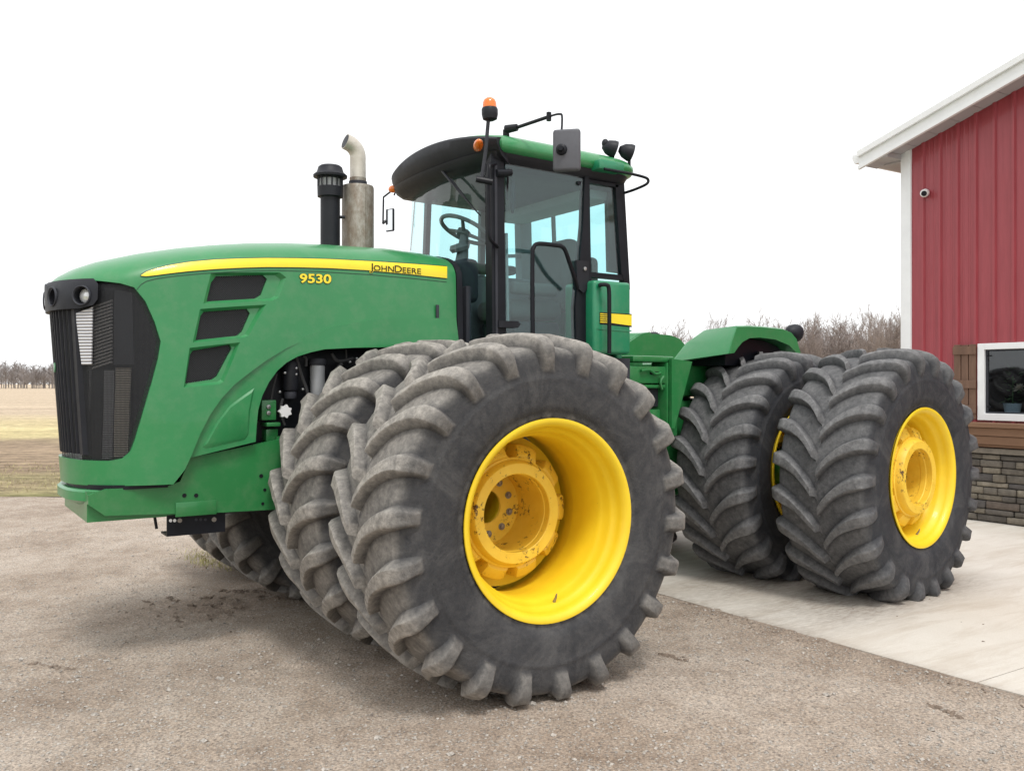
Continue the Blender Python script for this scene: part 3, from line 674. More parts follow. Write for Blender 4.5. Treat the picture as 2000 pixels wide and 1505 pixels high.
def disc_mesh():
    m_ = MB(); m_.lathe([(-.19, .312), (-.19, .449), (-.205, .451), (-.215, .445), (-.215, .312)], (0, 0, 0), (0, 1, 0), 72, True); return m_.mesh('disc', 30)
disc_me = disc_mesh(); disc_me.materials.append(MATS['yellow'])
bolt_me = MB().lathe([(0, .014), (.016, .014), (.018, .0)], (0, 0, 0), (0, 1, 0), 6).lathe([(-.002, .022), (.003, .022), (.004, .0)], (0, 0, 0), (0, 1, 0), 14).mesh('bolt', 30); bolt_me.materials.append(MATS['bolt_steel'])
valve_me = MB().tube([(0, 0, 0), (0, .02, .03), (0, .03, .055)], [.010, .007, .004], 8).mesh('valve'); valve_me.materials.append(MATS['bolt_steel'])
def wheel(P, rz, hub_off, phase, zg, mat, dk, seed, side):
    w = empty('wheel', (P.x, P.y, AZ), trac, rz+(0 if side > 0 else PI))
    # on the far side the whole wheel is turned round, which would reverse the tread; mirror the phase instead
    tm = tyre_mesh(phase, zg, dk, seed=seed)
    if side < 0:
        for v_ in tm.vertices: v_.co.x = -v_.co.x
        tm.flip_normals()
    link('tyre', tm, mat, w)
    link('rim', rim_me, None, w)
    for nm, me_ in (('disc', disc_me), ('hub', hub_me), ('lobed_flange', fl_me)):
        o = link(nm, me_, None, w); o.location = (0, hub_off, 0)
    for k in range(10):
        a = 2*PI*k/10+.25; o = link('bolt', bolt_me, None, w); o.location = (math.cos(a)*.165, hub_off-.337, math.sin(a)*.165)
    o = link('valve', valve_me, None, w); o.location = (math.cos(-1.75)*.485, .26, math.sin(-1.75)*.485)
    return w
ZF, ZR = -.006, PADZ-.001
ws = [(Vector((0, TY, 0)), 0, .03, .10, ZF, 'rubber_front', 1.0, 1), (Vector((0, TY-DY, 0)), 0, .03, .02, ZF, 'rubber_front', 1.0, 1), (Vector((0, -TY+DY, 0)), 0, .03, .15, ZF, 'rubber_front', .8, -1), (Vector((0, -TY, 0)), 0, .03, .05, ZF, 'rubber_front', .8, -1),
      (rear((0, TY, 0)), ART, .33, .04, ZR, 'rubber_rear', .8, 1), (rear((0, TY-DY, 0)), ART, .12, .12, ZR, 'rubber_rear', .8, 1), (rear((0, -TY+DY, 0)), ART, .12, .2, ZR, 'rubber_rear', .8, -1), (rear((0, -TY, 0)), ART, .33, .07, ZR, 'rubber_rear', .8, -1)]
wl_ = ['yellow front wheel, outer of the pair, deep dished', 'front inner wheel under the hood side', 'front inner wheel on the far side under the frame', 'front outer wheel on the far side', 'yellow rear wheel, outer of the pair, hub flush with the rim', 'rear inner wheel under the green fender', 'rear inner wheel on the far side', 'rear outer wheel on the far side']
for k, a in enumerate(ws):
    w = wheel(*a[:7], k, a[7]); w['label'] = wl_[k]
# axles and frames
MB().tube([(0, -1.15, AZ), (0, 1.15, AZ)], .16, 24).build('front_axle', 'green_frame', trac)
MB().tube([rear((0, -1.2, AZ)), rear((0, 1.2, AZ))], .16, 24).build('rear_axle', 'green_frame', trac)

# ------------------------------------------------------------------ hood
TOP = [(-.45, 2.665), (-.3, 2.685), (0, 2.70), (.5, 2.69), (.8, 2.675), (1.03, 2.652), (1.25, 2.622), (1.46, 2.585), (1.7, 2.53), (1.92, 2.465), (2.05, 2.41), (2.14, 2.355), (2.2, 2.30)]
XF = 2.2
def hood_w(x0, ins=0):
    w = .535+.045*sstep(.2, 1.4, x0)
    if x0 > 1.45:
        t = min(1, (x0-1.45)/(XF-ins-1.45)); w *= max(0, 1-t**2.45)**(1/2.45)
    return max(.004, w-ins)
def side_y(x0, z, ins=0):
    zt = lerp_tab(TOP, x0)-ins; zs = zt-.21; w = hood_w(x0, ins)
    if z <= zs: return w*(1-.045*max(0, (z-1.1)/(zs-1.1))**2)
    if z >= zt: return 0
    return w*.955*(1-((z-zs)/(zt-zs))**2.3)**(1/2.3)
LEAN = .07
def unshear(x, z): return x+sstep(1.2, 2.2, x)*(2.2-z)*LEAN
def hood_y(x, z): return side_y(min(unshear(x, z), 2.199), z)
def hood_loft(ins=0, zb=1.09, x_back=-.42):
    xs = [x_back+(1.45-x_back)*i/22 for i in range(22)]+[1.45+(XF-ins-1.45)*math.sin(PI/2*i/26) for i in range(26)]+[XF-ins]
    rings = []
    for x0 in xs:
        zt = lerp_tab(TOP, x0)-ins; zs = zt-.21; w = hood_w(x0, ins); half = []
        for i in range(9): z = zb+(zs-zb)*i/9; half.append((w*(1-.045*max(0, (z-1.1)/(zs-1.1))**2), z))
        for i in range(13):
            a = PI/2*i/13; half.append((w*.955*max(0, math.cos(a))**(2/2.3), zs+(zt-zs)*math.sin(a)**(2/2.3)))
        half.append((0, zt+.006*(w > .1)))
        ring = half+[(-y, z) for y, z in half[-2::-1]]
        rings.append([(x0-sstep(1.2, 2.2, x0)*(2.2-z)*LEAN, y, z) for y, z in ring])
    n = len(rings[0]); V = [p for r in rings for p in r]; Fc = []
    for i in range(len(rings)-1):
        Fc += [(i*n+k, i*n+(k+1) % n, (i+1)*n+(k+1) % n, (i+1)*n+k) for k in range(n)]
    Fc += [tuple(range(n))[::-1], tuple(range((len(rings)-1)*n, len(rings)*n))]
    return MB().add(V, Fc).mesh('hood', 30)
def hit(u, v, ins=0):                                   # pixel -> point on the hood's left skin
    d = ray(u, v); prev = None
    for k in range(0, 1700):
        y = 1.0-k*.001; P = CAM+d*((y-CAMY)/d.y); x0 = unshear(P.x, P.z)
        if x0 < XF-ins-.001 and side_y(x0, P.z, ins) >= y: return P
    return P
def side_poly(px, ins=0): return [hit(u, v, ins) for u, v in px]
def cutter(pts, y0, y1):
    return MB().prism([(p[0], y0, p[1]) for p in pts], (0, y1-y0, 0)).mesh('c')
gr_px = [(130, 549), (160, 547.5), (190, 548), (235, 553), (262, 561), (284, 588), (302, 628), (314, 666), (309, 700), (297, 745), (281, 800), (264, 858), (255, 882), (240, 895), (215, 900), (182, 899.5), (155, 898), (134, 895)]
gp = [(p.x, p.z) for p in side_poly(gr_px)]
gpoly = [(3.0, gp[0][1]-.0)]+gp+[(3.0, gp[-1][1])]
# skirt edge: everything right of / below this curve belongs to the recessed wheel-arch panel
cr_px = [(346, 934), (360, 916), (372, 890), (390, 846), (410, 808), (432, 777), (458, 750), (485, 729), (520, 704), (560, 680), (610, 659), (660, 643), (730, 631), (800, 627.5), (895, 627)]
cp = [(p.x, p.z) for p in [on_y(u, v, .56) for u, v in cr_px]]
cpoly = [(-1.2, cp[-1][1])]+cp[::-1]+[(cp[0][0]+.04, 1.10), (cp[0][0]+.07, 1.0), (cp[0][0]+.07, .7), (-1.2, .7)]
cpoly = [(-1.2, cp[-1][1])]+cp[::-1][1:]+[(cp[0][0]+.03, 1.085), (cp[0][0]+.03, .7), (-1.2, .7)]
hood0 = hood_loft()
vents_o = [[(413, 532), (550, 531), (563, 541), (548, 580), (536, 586), (397, 593)], [(391, 603), (522, 594), (487, 655), (478, 659), (376, 669)], [(370, 679), (470, 668), (437, 745), (428, 750), (358, 757)]]
vents_i = [[(425, 538), (518, 535), (527, 543), (514, 575), (502, 582), (405, 588), (414, 551)], [(401, 608), (486, 602), (492, 611), (476, 647), (466, 655), (383, 664), (393, 616)], [(379, 684), (450, 672), (455, 680), (426, 734), (416, 741), (362, 749), (372, 692)]]
cuts = [cutter(gpoly, -1, 1), cutter(cpoly, -1, 1)]
def vent_cut(px_o, px_i, s):
    O = [on_y(u, v, .57) for u, v in px_o]; I = [on_y(u, v, .57) for u, v in px_i]
    a = MB()
    # bevelled shallow pocket
    cx = sum(p.x for p in O)/len(O); cz = sum(p.z for p in O)/len(O); n = len(O)
    ys = [hood_y(p.x, p.z) for p in O]
    V = [(p.x+(p.x-cx)*.10, y_+.05, p.z+(p.z-cz)*.10) for p, y_ in zip(O, ys)]+[(p.x, y_+.001, p.z) for p, y_ in zip(O, ys)]+[(p.x+(cx-p.x)*.16, y_-.026, p.z+(cz-p.z)*.16) for p, y_ in zip(O, ys)]
    V = [(x, y*s, z) for x, y, z in V]
    Fq = [tuple(range(n))[::-1], tuple(range(2*n, 3*n))]+[(r*n+i, r*n+(i+1) % n, (r+1)*n+(i+1) % n, (r+1)*n+i) for r in (0, 1) for i in range(n)]
    a.add(V, Fq)
    b = MB().prism([(p.x, (hood_y(p.x, p.z)-.085)*s, p.z) for p in I], (0, .2*s, 0))
    return [a.mesh('c'), b.mesh('c')]
for s in (1, -1):
    for o_, i_ in zip(vents_o, vents_i): cuts += vent_cut(o_, i_, s)
link('hood', boolean(hood0, cuts, ang=28), 'green', trac)
# vent screens on dark boxes
for s in (1, -1):
    for px in vents_i:
        I = [on_y(u, v, .57) for u, v in px]
        MB().prism([(p.x, (hood_y(p.x, p.z)-.0835)*s, p.z) for p in I], (0, .002*s, 0)).build('vent_back', 'black', trac)
        o = MB().prism([(p.x, (hood_y(p.x, p.z)-.045)*s, p.z) for p in I], (0, .003*s, 0)).build('vent_screen', 'vent_screen', trac)
# nose screen, slatted grille, fittings behind the screen
scr = boolean(hood_loft(.018), [cutter(gpoly, -1, 1)], 'INTERSECT', 28); link('grille_screen', scr, 'grille_screen', trac)
core = boolean(hood_loft(.13), [MB().box((1.3, -1, 1.2), (3, 1, 2.28)).mesh('c')], 'INTERSECT', 28); link('radiator_core', core, 'black', trac)
def patch(name, px, mat, ins, th=.02):
    P = side_poly(px, ins); c = sum(P, Vector())/len(P); n = (P[1]-P[0]).cross(P[2]-P[0]).normalized()
    if n.dot(CAM-c) < 0: n = -n
    MB().prism([p+n*.004 for p in P], -n*th).build(name, mat, trac)
patch('bright_cooler', [(148, 612), (181, 600), (179, 712), (160, 712)], 'fin_silver', .008, .01)
patch('lower_cooler', [(160, 714), (179, 714), (176, 840), (168, 840)], 'fin_grey', .036)
patch('hose_cover', [(224, 566), (258, 572), (262, 712), (222, 712)], 'charcoal', .036)
patch('tall_screen', [(226, 718), (256, 718), (250, 890), (222, 894)], 'fin_brown', .036)
patch('mid_screen', [(204, 722), (224, 722), (220, 894), (200, 896)], 'fin_grey', .036)
patch('dark_box', [(170, 724), (202, 722), (198, 896), (178, 896)], 'black_plastic', .036)
for k in range(19):
    v0 = 590+k*6.6; P = side_poly([(182, v0+9), (221, v0-4), (221, v0-1), (182, v0+12)], .036)
    MB().prism(P, (.012, .012, 0)).build('louver', 'louver_grey', trac)
# front slats follow the nose
for k in range(13):
    y = -.264+.044*k; P0, P1 = [], []
    for i in range(15):
        z = 1.275+(2.15-1.275)*i/14; lo, hi = 1.0, XF-.02
        for _ in range(40):
            mid = (lo+hi)/2
            if side_y(mid, z, .02) > abs(y): lo = mid
            else: hi = mid
        x = lo-sstep(1.2, 2.2, lo)*(2.2-z)*LEAN; P0.append((x, y, z))
    m_ = MB(); V = []
    for x, yy, z in P0: V += [(x-.03, yy-.009, z), (x+.012, yy-.006, z), (x+.012, yy+.006, z), (x-.03, yy+.009, z)]
    Fc = [(4*i+a, 4*i+(a+1) % 4, 4*i+4+(a+1) % 4, 4*i+4+a) for i in range(14) for a in range(4)]+[(3, 2, 1, 0), (56, 57, 58, 59)]
    m_.add(V, Fc).build('grille_slat', 'black_plastic', trac)
for s in (1, -1):
    V = []
    for i in range(15):
        z = 1.27+(2.15-1.27)*i/14; y = .315; lo, hi = 1.0, XF-.01
        for _ in range(40):
            mid = (lo+hi)/2
            if side_y(mid, z, .012) > y: lo = mid
            else: hi = mid
        x = lo-sstep(1.2, 2.2, lo)*(2.2-z)*LEAN; V += [(x-.05, (y-.022)*s, z), (x+.016, (y-.024)*s, z), (x+.006, (y+.02)*s, z), (x-.05, (y+.02)*s, z)]
    MB().add(V, [(4*i+a, 4*i+(a+1) % 4, 4*i+4+(a+1) % 4, 4*i+4+a) for i in range(14) for a in range(4)]+[(3, 2, 1, 0), (56, 57, 58, 59)]).build('grille_post', 'black_plastic', trac)
MB().lathe([(0, .03), (.012, .03), (.012, .0)], (2.155, 0, 1.80), (1, 0, 0), 24).build('nose_badge', 'green', trac)
# headlight cowl
cw = [(2.005, 2.325), (1.985, 2.29), (1.988, 2.20), (2.01, 2.165), (2.08, 2.145), (3, 2.135), (3, 2.33)]
cwl = boolean(hood_loft(-.012, x_back=1.2), [cutter(cw, -1, 1)], 'INTERSECT', 28)
def nose_pt(y, z, ins):
    lo, hi = 1.0, XF-ins
    for _ in range(50):
        mid = (lo+hi)/2
        if side_y(mid, z, ins) > abs(y): lo = mid
        else: hi = mid
    x = lo-sstep(1.2, 2.2, lo)*(2.2-z)*LEAN; e = .002
    return Vector((x, y, z))
def nose_n(y, z, ins):
    a = nose_pt(y-.01, z, ins); b = nose_pt(y+.01, z, ins); t = (b-a).normalized(); n = Vector((t.y, -t.x, 0)); return n if n.x > 0 else -n
lamps = [(.395, 2.222), (.165, 2.225), (-.165, 2.225), (-.395, 2.222)]
holes = []
for y, z in lamps:
    p = nose_pt(y, z, -.012); n = nose_n(y, z, -.012); holes.append(MB().lathe([(-.10, .050), (.06, .056)], p, n, 28).mesh('c'))
cow = link('headlight_cowl', boolean(cwl, holes, ang=28), 'black_plastic', trac)
for k, (y, z) in enumerate(lamps):
    p = nose_pt(y, z, -.012); n = nose_n(y, z, -.012)
    MB().lathe([(.000, .050), (.006, .052), (.009, .056), (.006, .060), (-.002, .061)], p, n, 32, cap=False).build('lamp_bezel', 'charcoal', cow)
    MB().lathe([(-.060, .049), (-.045, .046), (-.035, .034), (-.030, .018), (-.028, .0)], p, n, 28).build('headlight', 'lamp_lens' if k in (0, 3) else 'charcoal', cow)
# hood rear seal and hood latch handle
def hood_band(x0, x1, off, name, mat):
    m_ = MB(); V = []; zb = 1.93
    for x in (x0, x1):
        zt = lerp_tab(TOP, x)
        for i in range(33):
            if i < 12: z = zb+(zt-.21-zb)*i/12; y = side_y(x, z)
            elif i <= 32-12+0 and i < 21: a = PI/2*(i-12)/8.; z = zt-.21+.21*min(1, math.sin(a))**(2/2.3); y = hood_w(x)*.955*max(0, math.cos(a))**(2/2.3)
            else: continue
            V.append((x, y+off if i < 12 else y+off*math.cos(PI/2*(i-12)/8), z+(off*math.sin(PI/2*(i-12)/8) if i >= 12 else 0)))
    n = len(V)//2; full = []
    for q in (0, 1):
        h_ = V[q*n:(q+1)*n]; full += h_+[(x, -y, z) for x, y, z in h_[::-1]]
    n2 = 2*n; inner = [(x, y*.93, 2.0+(z-2.0)*.965) for x, y, z in full]
    Fc = [(k, k+1, n2+k+1, n2+k) for k in range(n2-1)]+[(2*n2+k, 2*n2+k+1, 3*n2+k+1, 3*n2+k) for k in range(n2-1)]+[(k, k+1, 2*n2+k+1, 2*n2+k) for k in range(n2-1)]+[(n2+k, n2+k+1, 3*n2+k+1, 3*n2+k) for k in range(n2-1)]
    m_.add(full+inner, Fc).build(name, mat, trac)
hood_band(-.47, -.425, .008, 'hood_seal', 'black_plastic')
a = on_y(854, 595, .53); b = on_y(855, 648, .53)
MB().box((a.x-.012, .525, b.z), (a.x+.012, .541, a.z), .006).build('hood_latch', 'charcoal', trac)

# decals lie on the hood skin
def drape(px_top, px_bot, off, name, mat, n=60):
    V = []
    def interp(pts, t):
        L = [0]
        for p, q in zip(pts, pts[1:]): L.append(L[-1]+abs(q[0]-p[0]))
        s = t*L[-1]
        for i in range(len(pts)-1):
            if s <= L[i+1]+1e-9: f = (s-L[i])/(L[i+1]-L[i]); return pts[i][0]+(pts[i+1][0]-pts[i][0])*f, pts[i][1]+(pts[i+1][1]-pts[i][1])*f
        return pts[-1]
    for i in range(n+1):
        t = i/n; a = interp(px_top, t); b = interp(px_bot, t)
        for j in range(5):
            P = hit(a[0]+(b[0]-a[0])*j/4, a[1]+(b[1]-a[1])*j/4); V.append((P.x, hood_y(P.x, P.z)+off, P.z))
    m_ = MB(); m_.add(V, [(5*i+j, 5*i+j+1, 5*i+5+j+1, 5*i+5+j) for i in range(n) for j in range(4)])
    return m_.build(name, mat, trac, 60)
tp = [(275, 537.5), (285, 531), (300, 525.5), (330, 518), (370, 511.5), (420, 507), (470, 505), (520, 504), (580, 504.5), (640, 506), (720, 510), (800, 515), (872.5, 520.5)]
bt = [(275, 538.5), (285, 539.5), (300, 538), (330, 534), (370, 529.5), (420, 525.5), (470, 523), (520, 521.5), (580, 522), (640, 523.5), (720, 528), (800, 535.5), (872.5, 543.5)]
drape([(u-1.2, v-1.6) for u, v in tp], [(u-1.2, v+1.8) for u, v in bt], .003, 'stripe_outline', 'green_dark')
drape(tp, bt, .006, 'hood_stripe', 'decal_yellow')
sm_ = [(265, 567), (272, 557), (284, 549), (305, 543.5), (340, 538.5), (400, 533), (470, 529), (540, 527.5), (620, 529.5), (720, 535.5), (800, 542.5), (872, 550)]
drape(sm_, [(u+.4, v+1.5) for u, v in sm_], .0015, 'hood_seam', 'green_dark')
def text_mesh(body, size, offset=0.0, shear=0, space=1.0):
    cu = bpy.data.curves.new('txt', 'FONT'); cu.body = body; cu.size = size; cu.offset = offset; cu.shear = shear; cu.space_character = space; cu.resolution_u = 4
    o = bpy.data.objects.new('txt', cu); C.objects.link(o); bpy.context.view_layer.update()
    me_ = bpy.data.meshes.new_from_object(o.evaluated_get(bpy.context.evaluated_depsgraph_get())); bpy.data.objects.remove(o)
    return me_
def put_text(pieces, u0, u1, v_base0, v_base1, hpx, name, mat, off, offset=0., shear=0, space=1.0):
    # pieces: (string, height factor); laid out left to right, then mapped between two pixel columns
    V, Fc, x = [], [], 0; ws_ = []
    for s, k in pieces:
        ref = text_mesh(s, k, 0, shear, space); xr = [q.co.x for q in ref.vertices]; x0r, x1r = min(xr), max(xr)
        me_ = text_mesh(s, k, offset, shear, space); o_ = len(V)
        V += [(x+q.co.x-x0r, q.co.y) for q in me_.vertices]; Fc += [tuple(i+o_ for i in f.vertices) for f in me_.polygons]; x += (x1r-x0r)+.07
    tot = x-.07; out = []
    for a, b in V:
        u = u0+(u1-u0)*a/tot; vb = v_base0+(v_base1-v_base0)*a/tot; P = hit(u, vb-b*hpx); out.append((P.x, hood_y(P.x, P.z)+off, P.z))
    MB().add(out, Fc).build(name, mat, trac, 60)
nm = [('J', 1.0), ('OHN', .8), (' D', 1.0), ('EERE', .8)]
put_text(nm, 722, 821, 527.5, 535.5, 19, 'lettering_halo', 'decal_yellow', .0075, .055)
put_text(nm, 722, 821, 527.5, 535.5, 19, 'lettering', 'black', .0095, .006)
put_text([('9530', 1.0)], 585.5, 645.5, 551.5, 553, 24, 'number_outline', 'green_dark', .004, .060)
put_text([('9530', 1.0)], 585.5, 645.5, 551.5, 553, 24, 'number', 'decal_yellow', .0065, .026)

# recessed arch panel and engine bay
arch = [(498, 862), (500, 830), (503, 800), (511, 772), (524, 746), (540, 724), (558, 708), (580, 696), (605, 688), (632, 682), (690, 679), (748, 678), (895, 674)]
pp = [(372, 888)]+cr_px[3:]
for s in (1, -1):
    outer = [on_y(u-6, v-6, .53) for u, v in pp]; inn = [on_y(u, v, .53) for u, v in arch]; b0 = on_y(372, 893, .53)
    poly = [b0]+outer+inn[::-1]
    me_ = MB().prism([(p.x, .545*s, p.z) for p in poly], (0, -.022*s, 0)).build('arch_panel', 'green', trac)
    tri = [on_y(u, v, .545) for u, v in ((478, 770), (497, 757), (489, 800), (485, 848), (478, 858), (402, 875), (396, 872), (420, 828), (448, 792))]
    cx = sum(p.x for p in tri)/len(tri); cz = sum(p.z for p in tri)/len(tri); n = len(tri)
    V = [(p.x, .546*s, p.z) for p in tri]+[(p.x+(cx-p.x)*.14, .557*s, p.z+(cz-p.z)*.14) for p in tri]
    MB().add(V, [tuple(range(n, 2*n))]+[(i, (i+1) % n, n+(i+1) % n, n+i) for i in range(n)]).build('panel_emboss', 'green', trac)
eng = MB().box((-.42, -.33, .85), (1.42, .33, 2.05), .03); eng.box((-.4, -.46, 2.06), (1.5, .46, 2.12)); eng.box((1.16, -.45, 1.1), (1.40, .45, 2.05))
eng.build('engine_block', 'black', trac)
def cyl(name, u, v0, v1, rpx, y, mat, n=24, par=None):
    a = on_y(u, v0, y); b = on_y(u, v1, y); r = (on_y(u+rpx, v0, y)-on_y(u, v0, y)).length*.85
    MB().lathe([(0, 0), (0, r*.9), (.012, r), ((a-b).length-.012, r), ((a-b).length, r*.9), ((a-b).length, 0)], b, (0, 0, 1), n).build(name, mat, par or trac)
cyl('fuel_filter', 620, 712, 790, 16, .40, 'filter_grey'); cyl('filter_head', 620, 700, 713, 19, .40, 'charcoal')
cyl('oil_filter', 567, 706, 762, 18, .40, 'black_plastic'); cyl('filter_bowl', 567, 764, 778, 14, .40, 'charcoal')
a = on_y(511, 781, .44); b = on_y(540, 820, .44); MB().box((a.x, .44, a.z), (b.x, .30, b.z), .008).build('valve_block', 'green_frame', trac)
for v in (794, 806):
    q = on_y(524, v, .44); MB().lathe([(0, .014), (.012, .014), (.014, 0)], q, (0, 1, 0), 10).build('block_bolt', 'steel', trac)
a = on_y(519, 825, .44); b = on_y(546, 832, .44); MB().box((a.x, .46, a.z), (b.x, .30, b.z), .004).build('block_plate', 'green_frame', trac)
a = on_y(520, 838, .42); b = on_y(543, 862, .42); MB().box((a.x, .42, a.z), (b.x, .28, b.z), .004).build('lower_bracket', 'green_frame', trac)
q = on_y(557, 803, .45); m_ = MB(); star = []
for k in range(14):
    r = .046 if k % 2 == 0 else .034; star.append((q.x+r*math.cos(2*PI*k/14), .43, q.z+r*math.sin(2*PI*k/14)))
m_.prism(star, (0, .03, 0)).build('star_knob', 'white_plastic', trac)
for px, r in (([(578, 694), (588, 730), (600, 765), (606, 800)], .012), ([(592, 695), (598, 700), (598, 715)], .010), ([(640, 760), (655, 725), (668, 710)], .014), ([(648, 690), (660, 705), (690, 700)], .012), ([(540, 730), (533, 760), (530, 780)], .008), ([(676, 682), (677, 705)], .006), ([(552, 778), (548, 800), (556, 830)], .010)):
    MB().tube([on_y(u, v, .43) for u, v in px], r, 8, smooth=5).build('hose', 'hose', trac)
for u, v in ((555, 728), (577, 719), (577, 731), (545, 765), (590, 760), (682, 707), (695, 700)):
    MB().lathe([(0, .010), (.02, .008), (.022, 0)], on_y(u, v, .43), (0, 1, 0), 8).build('fitting', 'steel', trac)

# ------------------------------------------------------------------ front frame and bumper
YF = .50
fp = [(172, 967), (208, 955), (330, 948), (352, 940), (372, 893.5), (550, 857), (640, 838), (640, 992), (520, 995.5), (440, 1000), (205, 1007), (172, 985)]
P = [on_y(u, v, YF) for u, v in fp]
fr = MB().prism([(p.x, YF, p.z) for p in P], (0, -.04, 0)); fr.prism([(p.x, -YF, p.z) for p in P], (0, .04, 0))
zlo = min(p.z for p in P); fr.box((P[0].x, -YF+.041, zlo+.02), (.2, YF-.041, 1.06))
fr.box((.9, -.45, .9), (-1.55, .45, 1.35))
fr.build('front_frame', 'green_frame', trac)
for u, v, r in ((360, 967, .013), (383, 967, .013), (359, 990, .017), (383, 990, .017), (406, 989, .012), (510, 929, .013), (517, 956, .010), (513, 983, .010)):
    MB().lathe([(0, r), (.004, r), (.004, 0)], on_y(u, v, YF), (0, 1, 0), 14).build('frame_bolt', 'bolt_steel' if u in (359, 383) and v > 980 else 'black', trac)
a = on_y(342, 981, YF); b = on_y(422, 1003, YF); MB().box((a.x, YF+.001, a.z), (b.x, YF+.012, b.z), .003).build('frame_patch', 'green_frame', trac)
def nose_plan(z0, z1, ins0, ins1, xb, name, mat, hood=False):
    m_ = MB(); L = []
    XB0, XB1, HW = 1.70, 2.135, .525
    xs = [xb]+[x for x in [XB0+(XB1-XB0)*math.sin(PI/2*i/24) for i in range(25)] if x > xb+.005]
    for z, ins in ((z0, ins0), (z1, ins1)):
        h = []
        for x in xs:
            t = max(0, min(1, (x-XB0)/(XB1-XB0))); h.append((x-ins*sstep(1.9, 2.13, x), HW*max(0, 1-t**2.7)**(1/2.7)-ins*.25, z))
        h[-1] = (h[-1][0], 0., z); L.append(h+[(x, -y, z) for x, y, z in h[-2::-1]])
    n = len(L[0]); m_.add(L[0]+L[1], [tuple(range(n))[::-1], tuple(range(n, 2*n))]+[(k, (k+1) % n, n+(k+1) % n, n+k) for k in range(n)])
    return m_.build(name, mat, trac)
nose_plan(1.000, 1.052, .0, .0, 1.97, 'bumper', 'green'); nose_plan(.918, .9995, .15, .002, 1.97, 'bumper_skirt', 'green'); nose_plan(1.0525, 1.066, .002, .016, 1.97, 'bumper_cap', 'green')
nose_plan(1.067, 1.094, .05, .05, 1.60, 'hood_gasket', 'black')
# weight bracket and rod below the frame
a = on_y(326, 1006, .46); b = on_y(440, 1034, .46)
m_ = MB(); m_.box((a.x, .46, a.z), (b.x, .448, b.z)); m_.box((a.x, .46, b.z), (b.x, .30, b.z-.012)); m_.build('step_bracket', 'black', trac)
for u, mat, r in ((333, 'white_plastic', .010), (341, 'white_plastic', .010), (351, 'bolt_steel', .014), (383, 'charcoal', .009), (392, 'charcoal', .009), (401, 'charcoal', .009), (418, 'bolt_steel', .015)):
    q = on_y(u, 1016+(2 if u > 380 else 0)*-1, .461); MB().lathe([(0, r), (.003, r), (.004, 0)], q, (0, 1, 0), 12).build('bracket_hole', mat, trac)
MB().tube([on_y(301, 1002, .42), on_y(306, 1032, .42)], .009, 8).build('drain_rod', 'black', trac)

# ------------------------------------------------------------------ stacks
def stack(name, parts, x, y):
    for nm_, prof, mat in parts: MB().lathe(prof, (x, y, 0), (0, 0, 1), 40).build(nm_, mat, trac)
def zc_at(u, v, y, x): # height of a pixel row on a vertical axis at (x, y)
    dpt = (Vector((x, y, 0))-CAM).dot(FW); return CAMH+(HOR-v)/FPX*dpt
MY = -.48; q = on_y(699, 480, MY); MX = q.x
z = lambda v: zc_at(0, v, MY, MX)
dep = (Vector((MX, MY, 0))-CAM).dot(FW); rm_ = 31.0/FPX*dep; rp = 15.5/FPX*dep
stack('muffler', [('muffler', [(2.3, rm_), (z(368), rm_), (z(364)+.0, rm_*.96), (z(363.5), 0)], 'muffler_steel'), ('pipe_collar', [(z(364), rp*1.02), (z(348), rp*1.04), (z(347.5), 0)], 'muffler_steel'),
                 ('clamp', [(z(362), rp*1.04), (z(361.8), rp*1.14), (z(355), rp*1.14), (z(354.8), rp*1.04)], 'charcoal')], MX, MY)
MB().box((MX-.012, MY+rm_-.003, 2.35), (MX+.012-.02, MY+rm_+.008, z(370))).build('muffler_seam', 'muffler_steel', trac)
pts = [Vector((MX, MY, z(348))), Vector((MX, MY, z(325))), Vector((MX, MY, z(308)))]
for i in range(1, 9):
    a = i/8*1.25; R_ = .11; pts.append(Vector((MX+R_*(1-math.cos(a)), MY, z(308)+R_*math.sin(a))))
e = pts[-1]; pts.append(e+Vector((math.sin(1.25), 0, math.cos(1.25)))*.035)
ppx = MB(); ppx.tube(pts, rp, 24); ppx.build('exhaust_elbow', 'exhaust_pipe', trac, 40)
ppi = MB(); d_ = (pts[-1]-pts[-2]).normalized(); ppi.lathe([(0, rp*.9), (.002, 0)], pts[-1]+d_*.001, d_, 20); ppi.build('exhaust_mouth', 'black', trac)
AY = -.44; q = on_y(645, 470, AY); AX = q.x; za = lambda v: zc_at(0, v, AY, AX); dep = (Vector((AX, AY, 0))-CAM).dot(FW); px_ = lambda r: r/FPX*dep
stack('intake', [('intake_stack', [(2.3, px_(19)), (za(386), px_(19)), (za(385), px_(24.5)), (za(366), px_(25)), (za(365.5), px_(20)), (za(349), px_(20)), (za(348.5), px_(25)), (za(345), px_(25)), (za(344.5), 0)], 'black_plastic'),
                 ('intake_cap', [(za(347), px_(32.5)), (za(343), px_(33)), (za(337), px_(26)), (za(327), px_(23)), (za(324), px_(19)), (za(323.5), 0)], 'black_plastic')], AX, AY)
for k in range(14):
    a = 2*PI*k/14; c_ = Vector((AX+math.cos(a)*px_(23.5), AY+math.sin(a)*px_(23.5), 0)); MB().tube([c_+UP*za(366), c_+UP*za(348)], .006, 5).build('intake_rib', 'black_plastic', trac)
MB().lathe([(0, px_(20.5)), (px_(15), px_(20.5))], (AX, AY, za(365)), (0, 0, 1), 30).build('intake_screen', 'filter_grey', trac)
MB().tube([(AX, AY, zc_at(0, 424, AY, AX)), (MX, MY, zc_at(0, 424, MY, MX))], .012, 8).build('stack_brace', 'charcoal', trac)
# fuel-fill style raised lid on the hood

